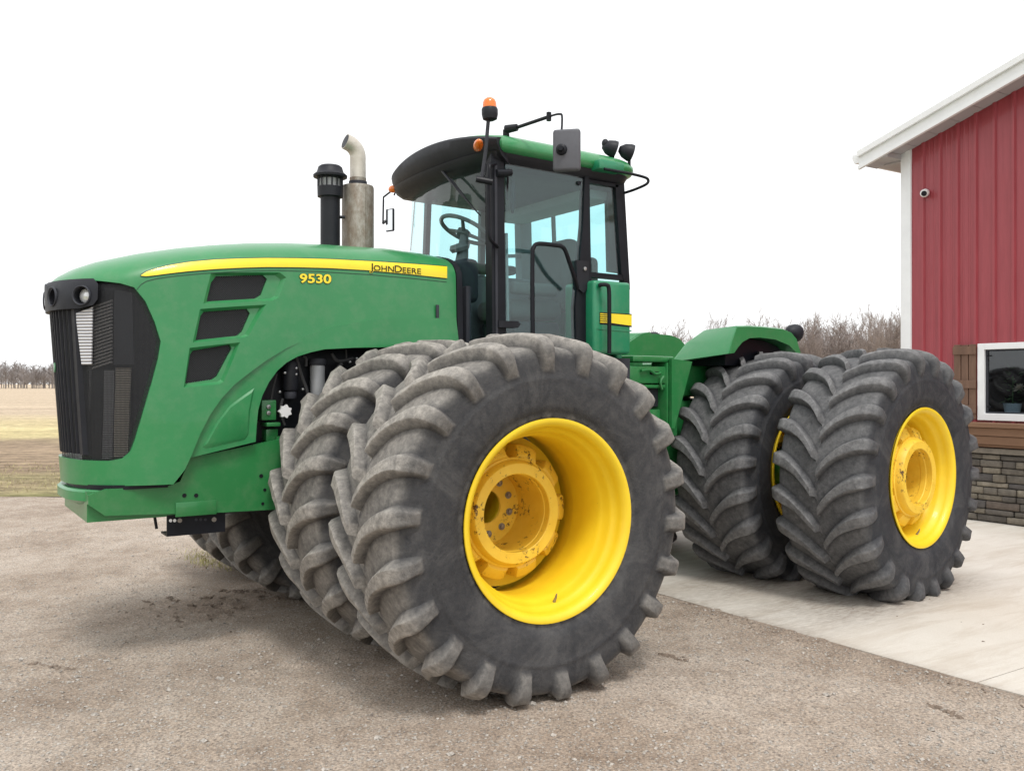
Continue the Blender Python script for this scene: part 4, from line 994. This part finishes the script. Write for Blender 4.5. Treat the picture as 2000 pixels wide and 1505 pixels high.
# ------------------------------------------------------------------ cab
YC = .77
def slab(px, y, th, name, mat, par=None, bev=0):
    P = [on_y(u, v, y) for u, v in px]
    return MB().prism([(p.x, y, p.z) for p in P], (0, -th, 0)).build(name, mat, par or trac)
def strip(px, y, w, name, mat, par=None, th=.03):                   # constant width band along a pixel path in the plane y
    P = [on_y(u, v, y) for u, v in px]; L, R_ = [], []
    for i, p in enumerate(P):
        t = (P[min(i+1, len(P)-1)]-P[max(i-1, 0)]).normalized(); n = Vector((-t.z, 0, t.x)); L.append(p+n*w/2); R_.append(p-n*w/2)
    return MB().prism([(q.x, y, q.z) for q in L+R_[::-1]], (0, -th, 0)).build(name, mat, par or trac)
cab = trac
fr_ = empty('cab', (0, 0, 0), trac)
# left pillars
slab([(959, 300), (984, 303), (989, 700), (962, 700)], YC+.012, .085, 'pillar', 'black', fr_)
slab([(966, 322), (971, 322), (973, 700), (969, 700)], YC+.020, .008, 'pillar_trim', 'charcoal', fr_)
slab([(1143, 328), (1151, 328), (1158, 720), (1127, 720), (1124, 600), (1139, 440)], YC+.012, .06, 'pillar', 'black', fr_)
# rear quarter window frame (ring of four) and the corner post
for px in ([(1148, 350), (1208, 360), (1208, 366), (1149, 357)], [(1202, 360), (1211, 362), (1227, 538), (1217, 546), (1214, 536)], [(1154, 531), (1216, 537), (1218, 547), (1155, 541)]):
    slab(px, YC+.010, .05, 'quarter_frame', 'black', fr_)
slab([(1186, 366), (1205, 368), (1218, 534), (1190, 530)], YC-.16, .04, 'corner_post', 'seat_grey', fr_)
slab([(1151, 355), (1205, 363), (1218, 540), (1156, 535)], YC-.01, .006, 'quarter_glass', 'cab_glass', fr_)
# door
door = slab([(987, 306), (1120, 325), (1141, 330), (1147, 342), (1150, 700), (989, 700)], YC, .006, 'door_glass', 'cab_glass', fr_)
for px in ([(986, 303), (1120, 323), (1142, 328), (1148, 345), (1152, 560)],): strip(px, YC+.006, .016, 'door_edge', 'charcoal', door, .014)
slab([(1126, 508), (1150, 510), (1150, 560), (1140, 572), (1128, 562)], YC+.03, .03, 'door_lock', 'black_plastic', door)
slab([(975, 626), (1012, 627), (1017, 633), (1012, 640), (975, 639)], YC+.035, .03, 'door_hinge', 'black_plastic', door)
q = on_y(1142, 525, YC+.031); MB().lathe([(0, .016), (.01, .014), (.012, 0)], q, (0, 1, 0), 14).build('lock_button', 'steel', door)
q = on_y(1130, 358, YC+.001); MB().lathe([(0, .018), (.012, .016), (.014, 0)], q, (0, 1, 0), 14).build('pivot_cap', 'black', door)
# windscreen: bowed pane from the left pillar round to the far corner
wb = [(-.585, .72), (-.545, .5), (-.52, .25), (-.515, 0), (-.53, -.25), (-.565, -.5), (-.625, -.68), (-.70, -.745), (-.80, -.765)]
def wpt(t, z):
    f = t*(len(wb)-1); i = min(int(f), len(wb)-2); f -= i; x = wb[i][0]+(wb[i+1][0]-wb[i][0])*f; y = wb[i][1]+(wb[i+1][1]-wb[i][1])*f
    return Vector((x-.10*(z-2.6)/.75*0-.05*max(0, z-2.4), y, z))
MB().grid(lambda a, b: wpt(a, 1.95+b*(3.36-1.95)), 32, 4).build('windscreen', 'cab_glass', fr_, 60)
def post(x, y, x2, y2, z0, z1, w, d, name, mat):
    m_ = MB(); m_.add([(x-w/2, y-d/2, z0), (x+w/2, y-d/2, z0), (x+w/2, y+d/2, z0), (x-w/2, y+d/2, z0), (x2-w/2, y2-d/2, z1), (x2+w/2, y2-d/2, z1), (x2+w/2, y2+d/2, z1), (x2-w/2, y2+d/2, z1)], [(3, 2, 1, 0), (4, 5, 6, 7), (0, 1, 5, 4), (1, 2, 6, 5), (2, 3, 7, 6), (3, 0, 4, 7)])
    return m_.build(name, mat, fr_)
post(-.80, -.74, -.86, -.74, 1.9, 3.34, .045, .05, 'pillar', 'black')
post(-1.40, -.76, -1.42, -.76, 1.9, 3.34, .05, .05, 'pillar', 'interior_grey')
post(-1.86, -.70, -1.82, -.70, 1.9, 3.34, .12, .10, 'pillar', 'interior_grey')
post(-1.90, -.28, -1.86, -.28, 2.4, 3.34, .03, .025, 'rear_bar', 'interior_grey')
MB().box((-.83, -.765, 2.3), (-1.84, -.771, 3.34)).build('side_glass', 'cab_glass', fr_)
MB().box((-1.885, -.68, 2.42), (-1.879, .62, 3.32)).build('rear_glass', 'cab_glass', fr_)
post(-1.865, .70, -1.80, .70, 2.45, 3.34, .06, .06, 'pillar', 'black')
# interior
lo = MB(); lo.box((-.52, -.76, 1.55), (-1.88, .745, 1.90)); lo.box((-.80, -.765, 1.90), (-1.86, -.72, 2.30), .01); lo.box((-1.84, -.70, 1.90), (-1.90, .60, 2.42), .01)
lo.build('cab_body', 'charcoal', fr_)
fw_ = MB(); fw_.box((-.515, -.5, 1.9), (-.56, .5, 2.42), .01); fw_.build('firewall', 'charcoal', fr_)
MB().box((-.54, -.70, 3.325), (-1.84, .73, 3.345)).build('headliner', 'liner_grey', fr_)
hl = MB(); hl.grid(lambda a, b: Vector((-.60-1.2*a, -.70+1.42*b, 3.32-.20*(1-min(1, 6*min(a, 1-a, b, 1-b)))**2*0-.055*(1-math.sin(PI*a))**2)), 10, 10)
hl.build('roof_lining', 'liner_grey', fr_)
MB().box((-1.55, -.72, 3.16), (-1.84, .60, 3.30), .04).build('rear_headliner', 'liner_grey', fr_)
# dash, column and steering wheel
dz = MB(); dz.box((-.60, -.42, 2.32), (-.76, .30, 2.66), .05, 3); dz.build('dash', 'charcoal', fr_)
dz2 = MB(); dz2.box((-.58, -.10, 1.9), (-.74, .20, 2.45), .04); dz2.build('pedal_tower', 'interior_grey', fr_)
SW = on_y(908, 449, .0); col_ = [on_y(898, 545, .02), on_y(903, 500, .01), SW]
st_ = MB(); st_.tube(col_, [.07, .055, .028], 14, smooth=4); st_.build('steering_column', 'interior_grey', fr_)
MB().lathe([(0, .0), (0, .07), (.03, .085), (.06, .07), (.065, 0)], on_y(900, 490, .01), (0.35, 0, 1), 24).build('column_boot', 'interior_grey', fr_)
axw = Vector((-.5, .0, 1)).normalized(); e1 = axw.orthogonal().normalized(); e2 = axw.cross(e1); ring = [SW+(e1*math.cos(2*PI*k/40)+e2*math.sin(2*PI*k/40))*.205 for k in range(40)]
swm = MB(); swm.tube(ring, .017, 10, closed=True)
for k in (1, 14, 27): swm.tube([SW-axw*.03, SW+(e1*math.cos(2*PI*k/40)+e2*math.sin(2*PI*k/40))*.10-axw*.012, ring[k]], [.018, .014, .012], 8, smooth=3)
swm.lathe([(-.05, .0), (-.05, .05), (-.01, .055), (.0, 0)], SW, axw, 20); swm.build('steering_wheel', 'interior_grey', fr_)
seat = MB(); seat.box((-1.05, -.27, 2.22), (-1.58, .27, 2.38), .06, 3); seat.build('seat', 'seat_grey', fr_)
MB().box((0, -.27, 0), (.16, .27, .62), .07, 3, Matrix.Translation((-1.70, 0, 2.28)) @ Matrix.Rotation(-.14, 4, 'Y')).build('seat_back', 'seat_grey', fr_)
MB().box((-1.84, .10, 2.40), (-1.70, .42, 2.74), .05, 3).build('headrest', 'seat_grey', fr_)
MB().box((-1.10, -.26, 1.9), (-1.55, .26, 2.20), .03).build('seat_base', 'black_plastic', fr_)
MB().box((-.95, -.62, 2.0), (-1.75, -.33, 2.62), .05, 3).build('side_console', 'interior_grey', fr_)
MB().box((-.98, -.46, 2.64), (-1.50, -.30, 2.72), .03, 3).build('armrest', 'seat_grey', fr_)
MB().box((-1.02, .29, 2.40), (-1.45, .37, 2.50), .03, 3).build('armrest', 'seat_grey', fr_)
MB().box((-.72, -.74, 2.36), (-.98, -.58, 2.66), .03, 3).build('display_box', 'black_plastic', fr_)
strip([(985, 500), (1085, 498)], -.66, .03, 'grab_bar', 'interior_grey', fr_); strip([(990, 455), (993, 640)], .60, .018, 'inner_rail', 'interior_grey', fr_)
# lower left body under the cab, tool box behind the door
MB().box((-.56, .30, 1.42), (-1.55, .80, 1.88), .02).build('platform', 'green_frame', trac)
a = on_y(1160, 546, .88); b = on_y(1233, 692, .88)
tb = MB().box((a.x, .50, a.z), (b.x, .88, b.z), .028, 3).build('tool_box', 'green_cab', trac)
a2 = on_y(1235, 590, .72); MB().box((b.x-.002, -.55, 1.75), (b.x-.07, .70, a2.z+.0), .03, 3).build('rear_tank', 'green_cab', trac)
# dividing groove and the side stripe
def on_box(u, v): p = on_y(u, v, .8815); return p
P = [on_box(u, v) for u, v in ((1190, 612), (1233.5, 615), (1233.5, 636), (1190, 630))]; MB().prism(P, (0, .002, 0)).build('side_stripe', 'decal_yellow', tb)
for k in range(5):
    v0 = 611.5+k*4; P = [on_box(u, v) for u, v in ((1172, v0), (1188, v0+.8), (1188, v0+3.2), (1172, v0+2.4))]; MB().prism(P, (0, .002, 0)).build('stripe_bar', 'decal_yellow', tb)
P = [on_box(u, v) for u, v in ((1171, 609.5), (1233.8, 613), (1233.8, 639), (1171, 632.5))]; MB().prism(P, (0, .001, 0)).build('stripe_ground', 'black', tb)
P = [on_box(u, v) for u, v in ((1166, 640), (1233, 645), (1233, 647.5), (1166, 642.5))]; MB().prism(P, (0, .003, 0)).build('box_bead', 'green_cab', tb)
def rail(px, r, name, mat='black', sm=6, par=None):
    return MB().tube([on_y(u, v, y) for u, v, y in px], r, 10, smooth=sm).build(name, mat, par or trac)
rail([(1172, 557, .88), (1173, 556, .93), (1184, 556, .945), (1189, 563, .945), (1190, 600, .945), (1190, 690, .945)], .016, 'box_handrail', sm=4)
rail([(1041, 700, .96), (1040, 600, .96), (1040, 500, .96), (1042, 484, .96), (1052, 476, .96), (1085, 479, .96), (1098, 482, .96), (1105, 492, .96), (1118, 530, .93), (1128, 562, .87)], .016, 'step_handrail', sm=4)
rail([(968, 320, .80), (958, 322, .84), (955, 332, .86), (954, 400, .86), (955, 455, .86), (960, 470, .85), (972, 482, .80)], .013, 'pillar_handrail', sm=4)
# ---- roof
def outline(ins, front=0., n=10):
    xb, xfc, hw, rc = -1.95+ins, -.44-ins+front, .845-ins, .22
    P = []
    def arc(cx, cy, a0, a1, r):
        for i in range(n+1): a = a0+(a1-a0)*i/n; P.append((cx+r*math.cos(a), cy+r*math.sin(a)))
    arc(xb+rc, -hw+rc, -PI, -PI/2, rc)  # rear right -> going along the right side to the front
    P2 = []
    m_ = 16
    for i in range(m_+1):
        t = -1+2*i/m_; y = t*hw; bow = .16*abs(t)**2.2+.10*abs(t)**10; P2.append((xfc-bow*.45-.02, y))
    Q = []
    rr = .22
    # rear right corner, front bow from right to left, rear left corner
    for i in range(n+1): a = PI+PI/2*i/n; Q.append((xb+rr+rr*math.cos(a), -hw+rr+rr*math.sin(a)))
    Q += P2
    for i in range(n+1): a = PI/2+PI/2*i/n; Q.append((xb+rr+rr*math.cos(a), hw-rr+rr*math.sin(a)))
    return Q
def stackloft(layers, name, mat, cap0=True, cap1=True, tilt=.02):
    m_ = MB(); V = []; n = None
    for ins, z, fo in layers:
        o = outline(ins, fo); n = len(o); V += [(x, y, z+tilt*(x+1.2)+.085*sstep(3.34, 3.44, z)*(1-(y/.845)**2)) for x, y in o]
    Fc = [(i*n+k, i*n+(k+1) % n, (i+1)*n+(k+1) % n, (i+1)*n+k) for i in range(len(layers)-1) for k in range(n)]
    if cap0: Fc.append(tuple(range(n))[::-1])
    if cap1: Fc.append(tuple(range((len(layers)-1)*n, len(layers)*n)))
    return m_.add(V, Fc).build(name, mat, fr_, 50)
stackloft([(.15, 3.245, .02), (.09, 3.262, .04), (.055, 3.30, .05), (.035, 3.345, .045)], 'roof_skirt', 'black_plastic')
stackloft([(.034, 3.3455, -.03), (.012, 3.36, -.03), (.0, 3.385, -.03), (.002, 3.41, -.03), (.02, 3.437, -.02), (.06, 3.458, 0), (.15, 3.478, 0), (.35, 3.492, 0), (.6, 3.497, 0)], 'roof', 'green')
# black visor over the front edge
vz = MB(); V = []; hw = .838; nn = 28
def vis(t, ins, z, fwd):
    y = t*(hw-ins); bow = .09*abs(t)**2.2+.05*abs(t)**10; return (-.46+fwd*.8-bow, y, z+.015+.085*sstep(3.30, 3.44, z)*(1-t*t))
prof = [(.06, 3.272, -.14), (.03, 3.280, -.09), (.012, 3.315, -.02), (.0, 3.385, .035), (.0, 3.420, .045), (.006, 3.436, .03), (.02, 3.444, -.03), (.05, 3.36, -.12)]
for ins, z_, fwd in prof: V += [vis(-1+2*i/nn, ins, z_, fwd) for i in range(nn+1)]
w_ = nn+1; Fc = [(i*w_+k, i*w_+k+1, ((i+1) % len(prof))*w_+k+1, ((i+1) % len(prof))*w_+k) for i in range(len(prof)) for k in range(nn)]+[tuple(i*w_ for i in range(len(prof))), tuple(i*w_+nn for i in range(len(prof)))]
vz.add(V, Fc).build('visor', 'black_plastic', fr_, 40)
# amber markers, beacon
def blob(c, rx, ry, rz_, M, name, mat, par=None):
    m_ = MB(); n1, n2 = 12, 18; V = []
    for i in range(n1+1):
        a = -PI/2+PI*i/n1
        for k in range(n2):
            b_ = 2*PI*k/n2; p = Vector((rx*math.cos(a)*math.cos(b_), ry*math.cos(a)*math.sin(b_), rz_*math.sin(a))); V.append(Vector(c)+(M @ p))
    return m_.add(V, [(i*n2+k, i*n2+(k+1) % n2, (i+1)*n2+(k+1) % n2, (i+1)*n2+k) for i in range(n1) for k in range(n2)]).build(name, mat, par or trac, 50)
q = on_x(934, 284, -.425); blob(q, .035, .095, .030, Matrix.Rotation(-.45, 3, 'Z') @ Matrix.Rotation(.12, 3, 'X'), 'marker_lamp', 'amber', fr_)
blob((-.56, -.82, 3.37), .03, .045, .032, Matrix.Rotation(.5, 3, 'Z'), 'marker_lamp', 'amber', fr_)
def atd(u, v, ref): # pixel at the depth of a reference point
    return CAM+ray(u, v)*((ref-CAM).dot(FW))
B0 = on_y(940, 355, .90); B1 = atd(948, 300, B0); B2 = atd(954, 232, B0)
MB().tube([B0, B1, B2], .013, 10).build('beacon_post', 'charcoal', trac)
MB().tube([atd(930, 350, B0), atd(962, 356, B0)], .022, 10).build('beacon_clamp', 'black', trac)
MB().tube([atd(945, 318, B0), atd(950, 322, B0), atd(948, 340, B0), atd(940, 352, B0)], .004, 6, smooth=5).build('beacon_wire', 'black', trac)
bc = atd(957, 236, B0); k_ = (B0-CAM).dot(FW)/FPX
be = MB().lathe([(0, 0), (0, 8*k_), (3*k_, 14*k_), (12*k_, 16*k_), (22*k_, 16*k_), (25*k_, 14.5*k_), (25.2*k_, 0)], bc, (.03, 0, 1), 28).build('beacon', 'black_plastic', trac)
MB().lathe([(25.3*k_, 14*k_), (34*k_, 13.6*k_), (40*k_, 11.5*k_), (44*k_, 7*k_), (45*k_, 0)], bc, (.03, 0, 1), 28).build('beacon_dome', 'amber', be)
# mirrors
A0 = on_y(988, 253, .70); A1 = on_y(1010, 249, .78); A2 = on_y(1072, 228, 1.08); A3 = on_y(1092, 223, 1.18); A4 = on_y(1098, 232, 1.20); A5 = on_y(1094, 292, 1.22)
mi = MB(); mi.tube([A0, A1], [.032, .026], 10); mi.tube([A0+UP*.0, Vector((A0.x-.02, A0.y-.02, 3.44))], [.022, .030], 10); mi.build('mirror_socket', 'black_plastic', trac)
MB().tube([A1, A2], .013, 10).build('mirror_arm', 'black_plastic', trac); MB().tube([A2, A3, A4, A5], .008, 8, smooth=4).build('mirror_arm', 'black_plastic', trac)
MB().tube([A2-UP*.03, A2+UP*.03], .018, 8).build('arm_clamp', 'black', trac)
mc = on_y(1107, 294, 1.245); wv = (RT*.86+Vector((0, 1, 0))*.25).normalized(); hv = UP.copy(); nv = wv.cross(hv).normalized(); dm = (mc-CAM).dot(FW)/FPX
M = Matrix((( wv.x, hv.x, nv.x, mc.x), (wv.y, hv.y, nv.y, mc.y), (wv.z, hv.z, nv.z, mc.z), (0, 0, 0, 1)))
mm_ = MB(); mm_.box((-27*dm, -41*dm, -.03), (27*dm, 41*dm, .03), .022, 3, M); mo = mm_.build('mirror', 'mirror_grey', trac, 40)
s_ = -1 if nv.dot(CAM-mc) < 0 else 1
MB().lathe([(0, .040), (.02, .036), (.03, .022), (.05, .016), (.05, 0)], mc+nv*.03*s_-wv*9*dm, nv*s_, 20).build('mirror_pivot', 'black', mo)
gl = MB(); gl.box((-24*dm, -38*dm, -.034*s_), (24*dm, 38*dm, -.0305*s_), 0, 1, M); gl.build('mirror_glass', 'mirror_glass', mo)
F0 = Vector((-.60, -.88, 3.33)); F1 = atd(749, 385, F0+Vector((.1, -.2, 0))); F2 = atd(748, 436, F1)
MB().tube([F0, atd(775, 365, F0), F1, F1.lerp(F2, .15), F2], .008, 8).build('mirror_arm', 'black_plastic', trac)
fm = atd(762, 430, F1); wv = (RT*.80-FW*.60).normalized(); nv = wv.cross(UP).normalized(); M = Matrix(((wv.x, 0, nv.x, fm.x), (wv.y, 0, nv.y, fm.y), (wv.z, 1, nv.z, fm.z), (0, 0, 0, 1)))
fm_o = MB().box((-.048, -.10, -.010), (.048, .10, .010), .008, 2, M).build('mirror', 'charcoal', trac)
gl = MB(); s2 = 1 if nv.dot(CAM-fm) > 0 else -1; gl.box((-.040, -.09, .0105*s2), (.040, .09, .0135*s2), 0, 1, M); gl.build('mirror_glass', 'mirror_glass', fm_o)
MB().tube([F2, fm-wv*.05], .012, 8).build('mirror_knuckle', 'black', fm_o)
# inner mirror hanging by the door pillar
iq = on_y(1001, 383, .70); blob(iq, .025, .022, .13, Matrix.Identity(3), 'cab_mirror', 'black_plastic', fr_)
MB().tube([on_y(970, 338, .80), on_y(998, 337, .80)], .026, 10).build('mirror_clamp', 'black', fr_)
MB().tube([on_y(992, 345, .79), on_y(990, 390, .74)], .008, 8).build('mirror_stem', 'black', fr_)
blob(on_y(850, 385, -.55), .03, .03, .055, Matrix.Identity(3), 'sun_visor_arm', 'interior_grey', fr_)
# wipers
wp = [on_x(863, 333, -.48), on_x(900, 378, -.475), on_x(938, 421, -.475)]
MB().tube(wp, [.012, .009, .005], 8).build('wiper', 'black', fr_); MB().tube([on_x(882, 350, -.475), on_x(910, 388, -.472)], .006, 6).build('wiper_arm', 'black', fr_)
# far side antenna wire and roof antenna
MB().tube([on_y(812, 372, -.74), on_y(808, 420, -.74), on_y(802, 490, -.74)], .004, 6).build('cable', 'black', trac)
W0 = Vector((-1.55, .30, 3.50)); MB().tube([atd(1132, 285, W0), atd(1124, 170, W0), atd(1118, 75, W0)], [.004, .0022, .0012], 6).build('whip_antenna', 'white_plastic', trac)
g0 = on_y(842, 287, -.25); MB().box((g0.x-.05, g0.y-.09, g0.z-.06), (g0.x+.05, g0.y+.09, g0.z-.045), .004, 1).build('aerial_bracket', 'green', trac)
MB().tube([Vector((g0.x, g0.y-.05, g0.z-.045)), Vector((g0.x+.02, g0.y-.02, g0.z+.0)), Vector((g0.x, g0.y+.05, g0.z-.02))], .006, 6).build('aerial_bracket', 'green', trac)
# rear roof lamps on a bracket, grab loop
def worklamp(c, ax, r, name='work_lamp', par=None):
    o = MB().lathe([(-r*1.3, 0), (-r*1.25, r*.35), (-r*.7, r*.8), (0, r), (r*.35, r), (r*.38, r*.9), (r*.2, 0)], c, ax, 24).build(name, 'black_plastic', par or trac, 45)
    MB().lathe([(r*.21, r*.86), (r*.3, 0)], Vector(c), ax, 20).build('lens', 'lamp_lens', o); return o
L0 = on_y(1197, 291, .72); L1 = on_y(1229, 298, .80)
worklamp(L0, (-.75, .35, -.25), .068); worklamp(L1, (-.75, .35, -.25), .068)
MB().tube([L0-UP*.10, L0], .012, 8).build('lamp_stem', 'black', trac); MB().tube([L1-UP*.12, L1], .012, 8).build('lamp_stem', 'black', trac)
blob(on_y(1182, 280, .70), .028, .028, .035, Matrix.Identity(3), 'lamp_switch', 'black_plastic')
a = on_y(1170, 307, .90); b = on_y(1225, 335, .90); MB().box((a.x, .905, a.z-.01), (b.x+.03, .70, a.z-.085), .012).build('lamp_bracket', 'green_cab', trac)
rail([(1180, 330, .92), (1225, 338, .95), (1258, 346, .96), (1266, 352, .96), (1262, 360, .95), (1240, 370, .86), (1219, 377, .76)], .011, 'roof_grab_loop')

# ------------------------------------------------------------------ rear half
rf = MB()
def rbox(a, b, bev=.01): return MB().box(a, b, bev, 2, Matrix(((RX.x, RY.x, 0, RC.x), (RX.y, RY.y, 0, RC.y), (0, 0, 1, 0), (0, 0, 0, 1))))
rbox((1.05, -.42, .70), (-1.25, .42, 1.55), .03).build('rear_frame', 'green_frame', trac)
rbox((1.75, -.18, .75), (1.0, .18, 1.25), .03).build('hinge', 'green_frame', trac)
MB().lathe([(.70, .14), (1.45, .14)], rear((1.752, 0, 0)), (0, 0, 1), 24).build('hinge_pin', 'bolt_steel', trac)
rbox((1.00, -.45, 1.58), (-.9, .45, 1.88), .04).build('rear_deck', 'green_frame', trac)
def rslab(px, y, th, name, mat, par=None):
    P = [on_yr(u, v, y) for u, v in px]; return MB().prism(P, RY*(-th)).build(name, mat, par or trac, 30)
# fenders with dark liners
fo_px = [(1425, 690), (1431, 664), (1440, 638), (1462, 637.5), (1490, 639), (1530, 643), (1546, 650), (1556, 662), (1564, 690), (1557, 690), (1541, 674), (1515, 663), (1485, 659), (1464, 660), (1450, 668), (1441, 679), (1434, 689)]
for s in (1, -1):
    F_ = [on_yr(u, v, .93) for u, v in fo_px]; loc = [((p-RC).dot(RX), p.z) for p in F_]; n = len(loc)
    inl = list(loc); inl[0] = (.77, 1.895); inl[1] = (.56, 2.07); inl[2] = (.30, 2.195); inl[3] = (.15, 2.215); inl[15] = (.60, 1.93); inl[16] = (.70, 1.885); inl[14] = (.5, 1.98)
    rings = []
    for f, zz in ((0, 0), (.035, .010), (1, .0)):
        rings.append([rear((x0+(x1-x0)*f, (.93+(.40-.93)*f)*s, z0+(z1-z0)*f+(zz if i in range(1, 8) else 0))) for i, ((x0, z0), (x1, z1)) in enumerate(zip(loc, inl))])
    me_ = MB().add(rings[0]+rings[1]+rings[2], [tuple(range(n))[::-1], tuple(range(2*n, 3*n))]+[(r*n+i, r*n+(i+1) % n, (r+1)*n+(i+1) % n, (r+1)*n+i) for r in (0, 1) for i in range(n)])
    fen = me_.build('fender', 'green', trac, 30)
    MB().prism([rear((x, .80*s, z_-.006)) for x, z_ in loc[9:16]]+[rear((loc[15][0], .80*s, 1.86)), rear((loc[9][0], .80*s, 1.86))], RY*(-.38*s)).build('fender_liner', 'black', fen)
    MB().prism([rear((x, .399*s, z_-.004)) for x, z_ in inl[0:9]]+[rear((inl[8][0], .399*s, 1.84)), rear((inl[0][0], .399*s, 1.84))], RY*(-.02*s)).build('fender_wall', 'green', fen)
    rbox((.98, .44*s, 1.25), (1.12, .62*s, 1.88), .01).build('fender_brace', 'green_frame', fen)
    lp = on_yr(1551, 650, .86); lx = (lp-RC).dot(RX); c0 = rear((lx, .86*s, lp.z)); MB().tube([c0, rear((lx+.12, .84*s, lp.z-.05))], .022, 8).build('lamp_stem', 'black', fen); worklamp(c0, -RX*.9+UP*-.1, .085, 'work_lamp', fen)
fp_ = [(1312, 700), (1352, 706), (1330, 790), (1318, 836), (1312, 836)]; rslab(fp_, .66, .03, 'fender_support', 'green_frame')
# steps, ledges and boxes between cab and fender
for a_, b_, m__ in (((1.55, .30, 1.88), (1.02, .62, 1.93), 'green_frame'), ((1.60, .30, 1.70), (1.02, .60, 1.845), 'green_frame'), ((1.45, .25, 1.50), (1.03, .52, 1.66), 'charcoal'), ((1.60, .25, 1.66), (1.02, .60, 1.69), 'green_frame'), ((1.35, .25, 1.20), (1.03, .54, 1.48), 'green_frame'), ((1.5, -.6, 1.76), (1.0, .25, 1.93), 'green_frame')):
    rbox(a_, b_, .012).build('ledge', m__, trac)
rbox((1.32, .598, 1.775), (1.18, .603, 1.80), .0).build('slot', 'black', trac)
for px in ([(1252, 724), (1268, 722), (1280, 730), (1290, 728)], [(1296, 735), (1290, 745), (1293, 760)]): MB().tube([on_yr(u, v, .62) for u, v in px], .012, 8, smooth=4).build('hydraulic_line', 'green_frame', trac)
MB().box((-1.45, -.40, .85), (-1.95, .40, 1.7), .03).build('rear_cradle', 'green_frame', trac)
